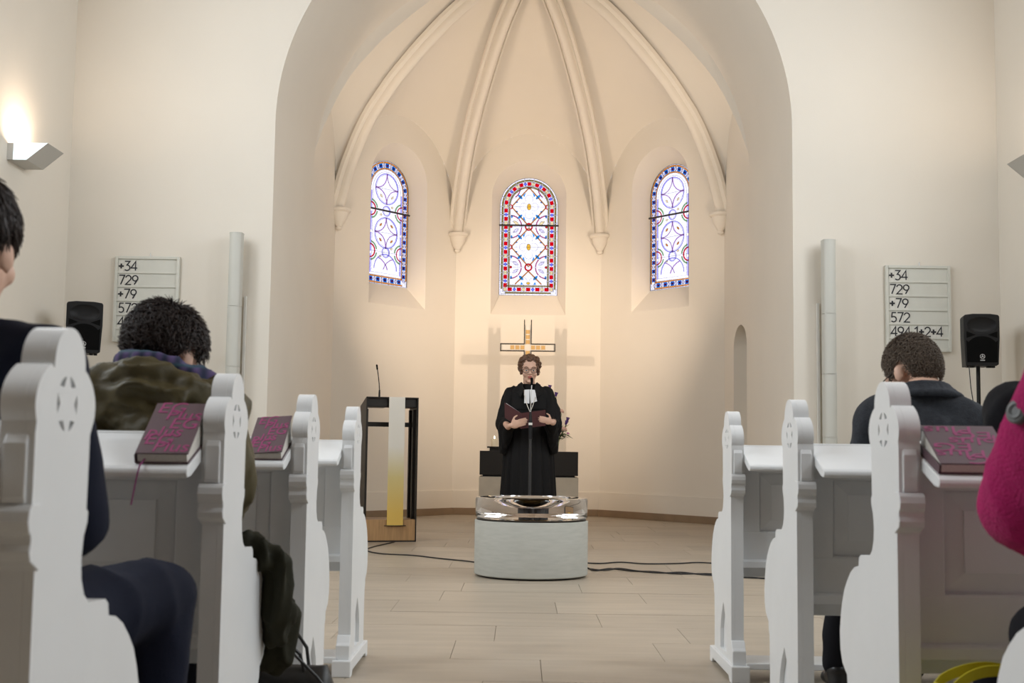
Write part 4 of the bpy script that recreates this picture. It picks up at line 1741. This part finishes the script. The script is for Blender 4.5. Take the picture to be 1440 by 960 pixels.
def seated(name, label, J, head, cloth, legs, body_m=SKIN, jr=(.115, .075, .06), fold=.012, voxel=.011, sleeve_mul=1.0, fscale=9, group=None):
    """J: joints. body = one continuous surface; garments are children"""
    b = MB()
    V_ = {k: Vector(v) for k, v in J.items()}
    V_['pelvis'].z += .016          # sit on the seat, only pressing into it
    V_['hpa'].z += .006
    V_['hpb'].z += .006
    Mh = head_matrix(*head)
    head_shapes(b, Mh)
    neck_top = Mh @ Vector((0, .02, -.06))
    b.cap(neck_top, .050, V_['neck'], .056)
    b.cap(V_['pelvis'], .10, V_['chest'], .10)
    b.cap(V_['chest'], .10, V_['neck'] - Vector((0, 0, .06)), .06)
    for s in 'ab':
        b.cap(V_['sh' + s], .045, V_['el' + s], .036)
        b.cap(V_['el' + s], .036, V_['wr' + s], .026)
        d = (V_['wr' + s] - V_['el' + s]).normalized()
        sd = d.cross(Vector((0, 0, 1)))
        if s == 'a': sd = -sd
        hand_shapes(b, V_['wr' + s], d, Vector((0, 0, 1)), sd)
        b.cap(V_['sh' + s], .05, V_['chest'] + Vector((0, 0, .08)), .07)
        b.cap(V_['pelvis'], .08, V_['hp' + s], .075)
        b.cap(V_['hp' + s], .072, V_['kn' + s], .050)
        b.cap(V_['kn' + s], .050, V_['an' + s], .032)
        b.cap(V_['an' + s], .034, V_['to' + s], .025)
    body = blob(name, b, .007, 3, body_m)
    tag(body, label, 'person', group)
    c = MB()
    r0, r1, r2 = jr
    c.cap(V_['pelvis'], r0 * 1.08, V_['chest'], r0 * 1.05)
    c.cap(V_['pelvis'] + Vector((-.06, 0, 0)), r0 * .9, V_['chest'] + Vector((-.075, 0, 0)), r0 * .95)
    c.cap(V_['pelvis'] + Vector((.06, 0, 0)), r0 * .9, V_['chest'] + Vector((.075, 0, 0)), r0 * .95)
    c.cap(V_['chest'], r0, V_['neck'] - Vector((0, 0, .05)), .07)
    for s in 'ab':
        c.cap(V_['sh' + s], r1, V_['neck'] - Vector((0, 0, .03)), .062)
        c.cap(V_['sh' + s], r1 * 1.05, V_['chest'] + Vector((0, 0, .02)), r0 * .95)
        c.cap(V_['sh' + s], r1 * sleeve_mul, V_['el' + s], r2 * 1.08 * sleeve_mul)
        c.cap(V_['el' + s], r2 * 1.05 * sleeve_mul, V_['wr' + s], r2 * .75)
    coat = blob(cloth[0], c, voxel, 5, cloth[1], body, fold, fscale, (1, 1, .6), fold * .25)
    t = MB()
    for s in 'ab':
        t.cap(V_['pelvis'], .12, V_['hp' + s], .10)
        t.cap(V_['hp' + s], .098, V_['kn' + s], .080)
        t.cap(V_['kn' + s], .078, V_['an' + s] + Vector((0, 0, .02)), .055)
    blob(legs[0], t, .011, 5, legs[1], body, .008, 9, (1, 1, .5), .002)
    for s in 'ab':
        sh = MB()
        a, q = V_['an' + s], V_['to' + s]
        d = (q - a)
        d.z = 0
        d.normalize()
        sh.cap(a + Vector((0, 0, -.01)) - d * .02, .042, q - d * .02, .035, squash=.8)
        sh.cap(a + Vector((0, 0, .0)) - d * .01, .044, a + Vector((0, 0, -.05)) - d * .03, .036)
        sh.ell(q - d * .01, (.045, .05, .03))
        blob('shoe', sh, .006, 4, legs[2], body)
    return body, Mh, coat


NAVY = mat('navy_suit_wool', (.006, .008, .020), .85, sheen=0, spec=.2, bump=.15, bscale=250, var=.1)
NAVYT = mat('navy_trouser_wool', (.006, .008, .020), .85, sheen=0, spec=.2, bump=.15, bscale=250, var=.1)
OLIVE = mat('olive_jacket_nylon', (.066, .052, .021), .55, spec=.3, var=.15, vscale=9, bump=.12, bscale=60)
CHAR = mat('charcoal_wool', (.036, .039, .046), .95, sheen=0, spec=.2, bump=.3, bscale=220, var=.18, vscale=60)
BLKC = mat('black_coat_cloth', (.010, .010, .012), .9, sheen=0, spec=.2, bump=.2, bscale=200)
MAG = mat('magenta_fleece', (.36, .012, .105), .95, sheen=.05, spec=.2, bump=.5, bscale=160, var=.12, vscale=30)
DKT = mat('dark_trousers', (.007, .007, .010), .9, spec=.2, bump=.1, bscale=200)
SHOE = mat('black_shoe_leather', (.010, .009, .009), .35)
HAIRD = mat('dark_brown_hair', (.026, .014, .010), .5, var=.3, vscale=60)
HAIRG = mat('grey_brown_hair', (.125, .092, .066), .7, var=.15, vscale=80)
HAIRC = mat('brown_curly_hair', (.110, .050, .024), .5, var=.35, vscale=60)
FRAMEM = mat('spectacle_frame', (.03, .02, .018), .3)

# ---- man in the navy suit
suit, Mh, coat = seated('person', 'man in a navy suit, dark hair, seated with knees towards the aisle',
    dict(pelvis=(-1.03, 1.98, .545), chest=(-1.02, 2.0, .84), neck=(-1.0, 2.0, 1.05), sha=(-.865, 2.0, .985), shb=(-1.19, 1.99, .985),
         ela=(-.835, 2.08, .745), elb=(-1.24, 2.1, .74), wra=(-.95, 2.32, .70), wrb=(-1.1, 2.32, .69), hpa=(-.95, 2.06, .545), hpb=(-1.12, 2.06, .545),
         kna=(-.805, 2.50, .57), knb=(-1.08, 2.5, .56), ana=(-.80, 2.46, .09), anb=(-1.07, 2.46, .09), toa=(-.79, 2.585, .036), tob=(-1.07, 2.585, .036)),
    ((-1.010, 2.02, 1.188), 180, 0, 0), ('suit_jacket', NAVY), ('suit_trousers', NAVYT, SHOE), jr=(.115, .078, .06), fold=.008)
strands('hair', Mh, 4200, .07, HAIRD, suit, 3, lambda u: (u.z > .0 or (u.y > .2 and u.z > -.60) or (u.y < 0 and u.y > -.45 and u.z > -.3)) and not (u.y < -.62 and u.z < .35) and not (u.z < -.05 and -.1 < u.y < .35), rad=.0019, lift=.009, messy=.15, drop=.8, base=(.080, .098, .094))
b = MB()
b.tube([Mh @ Vector((.055 * math.cos(R(a)), .03 + .055 * math.sin(R(a)), -.128 + .012 * math.sin(R(a)))) for a in range(0, 361, 20)], .012, 8)
put('collar', b.mesh('collar', smooth=True), NAVY, suit)

# ---- woman in the olive jacket
oli, Mh, coat = seated('person', 'person with tousled dark hair and spectacles in an olive jacket, head bowed',
    dict(pelvis=(-1.0, 3.03, .545), chest=(-.985, 3.02, .86), neck=(-.985, 3.05, 1.03), sha=(-.845, 3.03, .955), shb=(-1.135, 3.01, .965),
         ela=(-.815, 3.13, .755), elb=(-1.20, 3.12, .74), wra=(-.90, 3.36, .72), wrb=(-1.06, 3.36, .71), hpa=(-.93, 3.12, .545), hpb=(-1.08, 3.12, .545),
         kna=(-.97, 3.48, .54), knb=(-1.12, 3.5, .54), ana=(-.99, 3.50, .09), anb=(-1.13, 3.52, .09), toa=(-.99, 3.63, .036), tob=(-1.13, 3.65, .036)),
    ((-.988, 3.13, 1.092), 163, 22, 0, .97), ('padded_jacket', OLIVE), ('trousers', DKT, SHOE), jr=(.125, .088, .068), fold=.024, sleeve_mul=1.02, fscale=10)
strands('hair', Mh, 6500, .042, HAIRD, oli, 11, lambda u: (u.z > .02 or (u.y > .32 and u.z > -.72) or (-.50 < u.y < -.28 and u.z > -.25)) and not (u.y < -.66 and u.z < .35), rad=.0017, lift=.014, messy=.5, drop=.25, base=(.086, .106, .100))
glasses(Mh, oli, FRAMEM)
# plaid scarf around the neck
SCARF = bpy.data.materials.new('blue_purple_plaid')
SCARF.use_nodes = True
N, L = SCARF.node_tree.nodes, SCARF.node_tree.links
bb = N['Principled BSDF']
bb.inputs['Roughness'].default_value = .9
tc = N.new('ShaderNodeTexCoord')
w1, w2 = N.new('ShaderNodeTexWave'), N.new('ShaderNodeTexWave')
w1.inputs['Scale'].default_value = 11; w2.inputs['Scale'].default_value = 9
w2.bands_direction = 'Z'
mx = N.new('ShaderNodeMix'); mx.data_type = 'RGBA'
mx2 = N.new('ShaderNodeMix'); mx2.data_type = 'RGBA'
L.new(tc.outputs['Object'], w1.inputs['Vector']); L.new(tc.outputs['Object'], w2.inputs['Vector'])
mx.inputs['A'].default_value = (.012, .018, .05, 1); mx.inputs['B'].default_value = (.085, .055, .15, 1)
mx2.inputs['B'].default_value = (.03, .07, .10, 1)
mth = N.new('ShaderNodeMath'); mth.operation = 'POWER'; mth.inputs[1].default_value = 6
L.new(w1.outputs['Fac'], mx.inputs['Factor']); L.new(w2.outputs['Fac'], mth.inputs[0]); L.new(mth.outputs[0], mx2.inputs['Factor'])
L.new(mx.outputs['Result'], mx2.inputs['A']); L.new(mx2.outputs['Result'], bb.inputs['Base Color'])
b = MB()
pts = []
for k in range(25):
    a = 2 * math.pi * k / 24
    pts.append(Vector((-.962, 3.075, 1.042)) + Vector((.100 * math.cos(a), .080 * math.sin(a), -.022 * math.cos(a) - .018 * math.sin(a))))
for p, q in zip(pts, pts[1:]):
    b.cap(p, .033, q, .033, seg=10)
b.cap((-.875, 3.10, 1.03), .035, (-.845, 3.12, .96), .028)
blob('plaid_scarf', b, .008, 4, SCARF, oli, .012, 14, (1, 1, 1), .004)
# hood lying on the back
b = MB()
b.cap((-1.11, 2.97, 0.998), .055, (-.99, 2.945, 1.003), .072)
b.cap((-.99, 2.945, 1.003), .072, (-.875, 2.97, .985), .055)
b.cap((-1.10, 3.01, 1.023), .042, (-.99, 3.0, 1.043), .045)
b.cap((-.99, 3.0, 1.043), .045, (-.875, 3.03, 0.993), .04)
b.cap((-1.12, 2.95, .98), .03, (-.95, 2.90, .90), .035)
b.cap((-1.10, 2.95, .92), .03, (-.90, 2.91, .97), .03)
blob('jacket_hood', b, .009, 5, OLIVE, oli, .020, 13, (.7, 1.2, 1.6), .007)
# coat draped over the aisle end
b = MB()
# up from the seat beside her, over the pew end, and down in front of it
b.cap((-.812, 3.13, .485), .030, (-.812, 3.12, .585), .032)
b.cap((-.812, 3.12, .60), .034, (-.762, 3.135, .622), .036)
b.cap((-.762, 3.135, .622), .036, (-.697, 3.17, .575), .036)
b.cap((-.697, 3.17, .575), .034, (-.694, 3.20, .45), .036)
b.cap((-.694, 3.20, .45), .036, (-.702, 3.215, .385), .024)
b.cap((-.765, 3.14, .618), .036, (-.745, 3.275, .565), .045)
b.cap((-.745, 3.275, .565), .045, (-.720, 3.322, .42), .056)
b.cap((-.720, 3.322, .42), .056, (-.715, 3.325, .33), .038)
b.cap((-.805, 3.25, .53), .034, (-.800, 3.315, .49), .046)
b.cap((-.800, 3.315, .49), .046, (-.780, 3.33, .35), .055)
b.cap((-.780, 3.33, .35), .050, (-.735, 3.325, .30), .030)
b.cap((-.694, 3.20, .46), .034, (-.705, 3.295, .44), .040)
co = blob('draped_coat', b, .008, 3, mat('dark_olive_cloth', (.020, .019, .010), .75, spec=.2, var=.2, vscale=14, bump=.15, bscale=80), None, .020, 13, (1.5, 1.5, .35), .004)
tag(co, 'dark olive coat draped over the aisle end of a white pew', 'coat')

# ---- man in the charcoal coat
gry, Mh, coat = seated('person', 'man with short greying hair in a charcoal wool coat, head bowed',
    dict(pelvis=(1.2, 4.02, .545), chest=(1.205, 4.02, .86), neck=(1.215, 4.05, 1.075), sha=(1.072, 4.02, .985), shb=(1.350, 4.02, .975),
         ela=(1.045, 4.14, .74), elb=(1.39, 4.14, .74), wra=(1.12, 4.36, .70), wrb=(1.28, 4.36, .70), hpa=(1.12, 4.1, .545), hpb=(1.29, 4.1, .545),
         kna=(1.10, 4.52, .54), knb=(1.32, 4.52, .54), ana=(1.085, 4.66, .095), anb=(1.33, 4.6, .09), toa=(1.10, 4.79, .04), tob=(1.34, 4.72, .036)),
    ((1.212, 4.125, 1.142), 208, 32, 0), ('wool_coat', CHAR), ('dark_trousers', DKT, SHOE), jr=(.118, .080, .062), fold=.010)
strands('hair', Mh, 7000, .013, HAIRG, gry, 21, lambda u: (u.z > .0 or (u.y > .30 and u.z > -.78) or (-.5 < u.y < -.1 and u.z > -.25)) and not (u.y < -.62 and u.z < .45), rad=.0016, lift=.005, messy=.6, drop=.2, base=(.080, .101, .110), centre=(0, .012, .020))
glasses(Mh, gry, FRAMEM)
b = MB()
pts = []
for k in range(21):
    a = R(-25 + 230 * k / 20)
    pts.append(Vector((1.222, 4.055, 1.088)) + Vector((-.082 * math.cos(a), -.058 * math.sin(a), .018 * math.sin(a))))
for p, q in zip(pts, pts[1:]):
    b.cap(p, .010, q, .010, seg=8)
    b.cap(p + (p - Vector((1.225, 4.05, p.z))) * .5 + Vector((0, 0, -.034)), .013, q + (q - Vector((1.225, 4.05, q.z))) * .5 + Vector((0, 0, -.034)), .013, seg=8)
    b.cap(p, .008, p + (p - Vector((1.225, 4.05, p.z))) * .5 + Vector((0, 0, -.034)), .010, seg=8)
blob('coat_collar', b, .006, 3, CHAR, gry, .003, 12)

# ---- person in a black coat, only a shoulder in view
blk, Mh, coat = seated('person', 'person in a black coat between the charcoal-coated man and magenta fleece, shoulder showing',
    dict(pelvis=(1.32, 3.0, .545), chest=(1.32, 3.0, .84), neck=(1.31, 3.02, 1.06), sha=(1.115, 3.02, .965), shb=(1.49, 3.0, .965),
         ela=(1.13, 3.15, .76), elb=(1.56, 3.12, .73), wra=(1.22, 3.36, .70), wrb=(1.4, 3.36, .70), hpa=(1.24, 3.1, .545), hpb=(1.4, 3.1, .545),
         kna=(1.24, 3.5, .54), knb=(1.42, 3.5, .54), ana=(1.24, 3.53, .09), anb=(1.42, 3.53, .09), toa=(1.24, 3.64, .036), tob=(1.42, 3.64, .036)),
    ((1.33, 3.05, 1.19), 180, 10, 0), ('black_coat', BLKC), ('dark_trousers', DKT, SHOE), jr=(.12, .082, .062), fold=.014)
strands('hair', Mh, 900, .07, HAIRD, blk, 31, lambda u: (u.z > .0 or u.y > 0) and not (u.y < -.6 and u.z < .4), rad=.004, lift=.01)

# ---- person in the magenta fleece
pnk, Mh, coat = seated('person', 'person in a magenta fleece with a round sleeve badge, dark trousers',
    dict(pelvis=(1.03, 2.02, .55), chest=(1.03, 2.03, .84), neck=(1.03, 2.05, 1.07), sha=(.818, 2.02, .995), shb=(1.2, 2.02, .985),
         ela=(.805, 2.20, .790), elb=(1.27, 2.12, .75), wra=(.97, 2.38, .70), wrb=(1.1, 2.38, .70), hpa=(.965, 2.12, .55), hpb=(1.1, 2.12, .55),
         kna=(.925, 2.40, .53), knb=(1.12, 2.44, .53), ana=(.94, 2.34, .09), anb=(1.12, 2.46, .09), toa=(.94, 2.45, .036), tob=(1.12, 2.58, .036)),
    ((1.04, 2.08, 1.20), 180, 12, 0), ('magenta_fleece', MAG), ('dark_trousers', DKT, SHOE), jr=(.118, .085, .078), fold=.012)
strands('hair', Mh, 900, .08, HAIRC, pnk, 41, lambda u: (u.z > .0 or u.y > 0) and not (u.y < -.6 and u.z < .4), rad=.004, lift=.01)
b = MB()
b.cap((.93, 2.10, .60), .11, (.90, 2.16, .585), .085)
blob('fleece_hem', b, .009, 5, MAG, pnk, .01, 9)
M = Matrix.Translation((.731, 2.055, .945)) @ Matrix.Rotation(R(-78), 4, 'Y') @ Matrix.Rotation(R(28), 4, 'X')
b = MB()
b.lathe([(0, .006), (.018, .006), (.021, .003), (.021, -.01)], 20, M)
b.lathe([(.009, .0075), (.012, .0085), (.015, .0075)], 16, M)
put('round_badge', b, mat('grey_badge', (.10, .105, .105), .4), pnk)

# ---- the preacher
TAL = mat('black_gown', (.0075, .007, .0072), .75, sheen=0, spec=.2, bump=.05)
pc = Vector((-.012, 11.05, 0))
Mh = head_matrix((-.010, 11.0, 1.578), 2, 3, 0, 1.0)
b = MB()
head_shapes(b, Mh)
b.cap(Mh @ Vector((0, .02, -.06)), .050, (-.012, 11.05, 1.40), .056)
b.cap((-.012, 11.06, .95), .10, (-.012, 11.06, 1.30), .11)
for s in (-1, 1):
    b.cap((-.012 + s * .15, 11.06, 1.36), .045, (-.012, 11.06, 1.25), .08)
    b.cap((-.012 + s * .165, 11.05, 1.36), .045, (-.012 + s * .215, 10.98, 1.13), .036)
    b.cap((-.012 + s * .06, 11.06, .95), .08, (-.012 + s * .08, 11.06, .5), .055)
    b.cap((-.012 + s * .08, 11.06, .5), .055, (-.012 + s * .09, 11.07, .08), .034)
    b.cap((-.012 + s * .09, 11.06, .05), .035, (-.012 + s * .1, 10.93, .035), .026)
b.cap((-.225, 10.98, 1.13), .036, (-.190, 10.68, 1.072), .026)
b.cap((.203, 10.98, 1.13), .036, (.192, 10.715, 1.115), .026)
b.cap((-.190, 10.68, 1.072), .026, (-.172, 10.622, 1.082), .021)
hand_shapes(b, (-.172, 10.620, 1.082), (.95, -.03, .26), (-.16, -.97, -.15), (-.2, -.02, .97), .95, .06)
hand_shapes(b, (.188, 10.698, 1.118), (-.86, -.34, .20), (.30, -.90, .0), (.25, .0, .95), .82, .22)
pr = blob('person', b, .0055, 2, SKIN)
tag(pr, 'preacher in a black gown with white bands reading from an open folder', 'person')

rng2 = random.Random(2)
RB = [(.02, .255, .215), (.25, .245, .20), (.5, .236, .19), (.8, .222, .17), (1.0, .212, .155), (1.12, .208, .148), (1.2, .205, .142), (1.28, .205, .135), (1.35, .20, .125), (1.40, .175, .112), (1.435, .125, .092), (1.46, .082, .075)]
v, f = [], []
NS = 120
for (z_, rx, ry) in RB:
    am = .055 * max(0, min(1, (1.22 - z_) / .9)) + (.012 if z_ < 1.25 else 0)
    for k in range(NS):
        a = 2 * math.pi * k / NS
        q = 1 + am * (math.cos(17 * a + .6 * math.sin(3 * a)) + .4 * math.cos(31 * a + 1))
        v.append((pc.x + rx * q * math.cos(a), pc.y + ry * q * math.sin(a) + (.0 if z_ < 1.3 else .01), z_))
for i in range(len(RB) - 1):
    for k in range(NS):
        q, w2 = i * NS + k, i * NS + (k + 1) % NS
        f.append((q, w2, w2 + NS, q + NS))
b = MB()
b.add(v, f)
put('gown', b.mesh('gown', smooth=True), TAL, pr)
b = MB()
b.prism(arc(0, 0, 1, 180, 360, 24), None, 1.235, 1.245, lambda a, y, t: (pc.x + a * .209, pc.y + y * .149, t))
put('yoke_seam', b, TAL, pr)
for s in (-1, 1):
    b = MB()
    X = pc.x
    b.cap((X + s * .145, 11.06, 1.37), .072, (X + s * .195, 11.03, 1.22), .082)
    b.cap((X + s * .195, 11.03, 1.22), .082, (X + s * .205, 10.97, 1.10), .085)
    b.cap((X + s * .205, 10.97, 1.10), .08, (X + s * (.165 if s < 0 else .20), 10.83, 1.10), .055)
    b.cap((X + s * .215, 10.99, 1.12), .075, (X + s * .222, 11.0, .875), .035)
    b.cap((X + s * .20, 10.90, 1.09), .06, (X + s * .220, 10.96, .865), .028)
    b.cap((X + s * (.165 if s < 0 else .20), 10.83, 1.09), .05, (X + s * .215, 10.94, .90), .03)
    sl = blob('gown_sleeve', b, .008, 4, TAL, pr, .016, 11, (1.4, 1.4, .4), .002)
# collar, bands, chain
b = MB()
for s in (-1, 1):
    v = [(pc.x + s * .058, 10.975, 1.462), (pc.x + s * .045, 10.915, 1.405), (pc.x + s * .075, 10.885, 1.335), (pc.x + s * .125, 10.915, 1.37), (pc.x + s * .10, 11.0, 1.45), (pc.x + s * .07, 11.06, 1.475)]
    n = len(v)
    v2 = [(x_, y_ - .006, z_ + .004) for x_, y_, z_ in v]
    b.add(v + v2, [tuple(range(n)), tuple(reversed(range(n, 2 * n)))] + [(i, (i + 1) % n, (i + 1) % n + n, i + n) for i in range(n)])
put('gown_collar', b, TAL, pr)
WHITE = mat('white_linen', (.78, .78, .80), .8)
for s in (-1, 1):
    b = MB()
    x0, x1 = (pc.x + .004 + s * .0015, pc.x + .004 + s * .046)
    x2 = pc.x + .004 + s * (.046 if s < 0 else .066)
    v = [(x0, 10.885, 1.405), (x1, 10.893, 1.402), (x2, 10.878, 1.285 + (.018 if s > 0 else 0)), (x0 + (.006 if s > 0 else 0), 10.872, 1.282)]
    v2 = [(a, y - .003, z_) for a, y, z_ in v]
    b.add(v + v2, [(0, 1, 2, 3), (7, 6, 5, 4), (0, 4, 5, 1), (1, 5, 6, 2), (2, 6, 7, 3), (3, 7, 4, 0)])
    put('white_band', b, WHITE, pr)
b = MB()
b.tube([(-.06, 10.96, 1.42), (-.055, 10.875, 1.36), (-.03, 10.862, 1.27), (-.002, 10.862, 1.205)], .0028, 6)
b.tube([(.05, 10.96, 1.42), (.042, 10.872, 1.33), (.02, 10.862, 1.26), (-.002, 10.862, 1.205)], .0028, 6)
b.box((-.006, 10.855, 1.165), (.002, 10.861, 1.21))
b.box((-.016, 10.855, 1.188), (.012, 10.861, 1.195))
put('cross_pendant_chain', b, mat('silver', (.6, .55, .48), .3, metal=1), pr)
# face details
LIP = mat('lip', (.42, .12, .10), .45)
b = MB()
b.ell((0, -.101, -.054), (.023, .006, .005), Mh, seg=12, rings=6)
b.ell((0, -.100, -.064), (.020, .007, .006), Mh, seg=12, rings=6)
put('lips', b.mesh('lips', smooth=True), LIP, pr)
for s in (-1, 1):
    b = MB()
    b.ell((s * .031, -.081, .0), (.013, .009, .0075), Mh, seg=12, rings=8)
    ey = put('eye', b.mesh('eye', smooth=True), mat('eye_white', (.7, .68, .65), .3), pr)
    b = MB()
    b.ell((s * .031, -.088, -.001), (.0058, .0035, .0058), Mh, seg=10, rings=6)
    put('iris', b.mesh('iris', smooth=True), mat('iris_brown', (.02, .015, .012), .2), ey)
    b = MB()
    b.tube([Mh @ Vector((s * .016, -.098, .026)), Mh @ Vector((s * .034, -.094, .031)), Mh @ Vector((s * .052, -.080, .026))], .003, 6)
    put('eyebrow', b, HAIRC, pr)
glasses(Mh, pr, FRAMEM)
rh = random.Random(9)
b = MB()
b.ell((0, .028, .048), (.090, .095, .090), Mh)
for k in range(170):
    u = Vector((rh.gauss(0, 1), rh.gauss(0, 1), rh.gauss(0, 1))).normalized()
    if u.z < -.45 or (u.y < -.45 and u.z < .52) or (u.y < -.1 and u.z < -.1 and abs(u.x) < .8) or (u.z < -.1 and u.y < -.05):
        continue
    rr = rh.uniform(.014, .024)
    b.ell((u.x * .090, .022 + u.y * .095, .045 + u.z * .088), (rr, rr, rr * .9), Mh, seg=8, rings=6)
for s in (-1, 1):
    for k in range(5):
        b.ell((s * (.076 + rh.uniform(-.004, .006)), -.012 + rh.uniform(-.02, .03), .03 - .014 * k + rh.uniform(-.005, .005)), (.014, .02, .015), Mh, seg=8, rings=6)
hr = blob('hair', b, .005, 1, HAIRC, pr, .006, 55, (1, 1, 1), .003)
# open folder in the preacher's hands
LEA = mat('maroon_leather', (.050, .010, .012), .45, var=.1)
fo = thing('open_folder', 'open maroon folder held in the preacher\'s hands', 'folder')


def board(name, q, t, m):
    q = [Vector(p) for p in q]
    n = (q[1] - q[0]).cross(q[3] - q[0]).normalized()
    bq = MB()
    bq.add(q + [p + n * t for p in q], [(0, 1, 2, 3), (7, 6, 5, 4), (0, 4, 5, 1), (1, 5, 6, 2), (2, 6, 7, 3), (3, 7, 4, 0)])
    put(name, bq, m, fo)


board('cover', [(-.078, 10.70, 1.190), (.130, 10.75, 1.222), (.130, 10.66, 1.085), (-.078, 10.61, 1.055)], -.004, LEA)
board('cover', [(-.078, 10.70, 1.190), (-.225, 10.79, 1.283), (-.220, 10.70, 1.150), (-.078, 10.61, 1.055)], .004, LEA)
board('pages', [(-.078, 10.708, 1.190), (.122, 10.757, 1.218), (.122, 10.672, 1.09), (-.078, 10.622, 1.06)], .008, WHITE)
board('pages', [(-.078, 10.708, 1.192), (-.212, 10.795, 1.280), (-.210, 10.705, 1.155), (-.078, 10.62, 1.06)], -.008, WHITE)
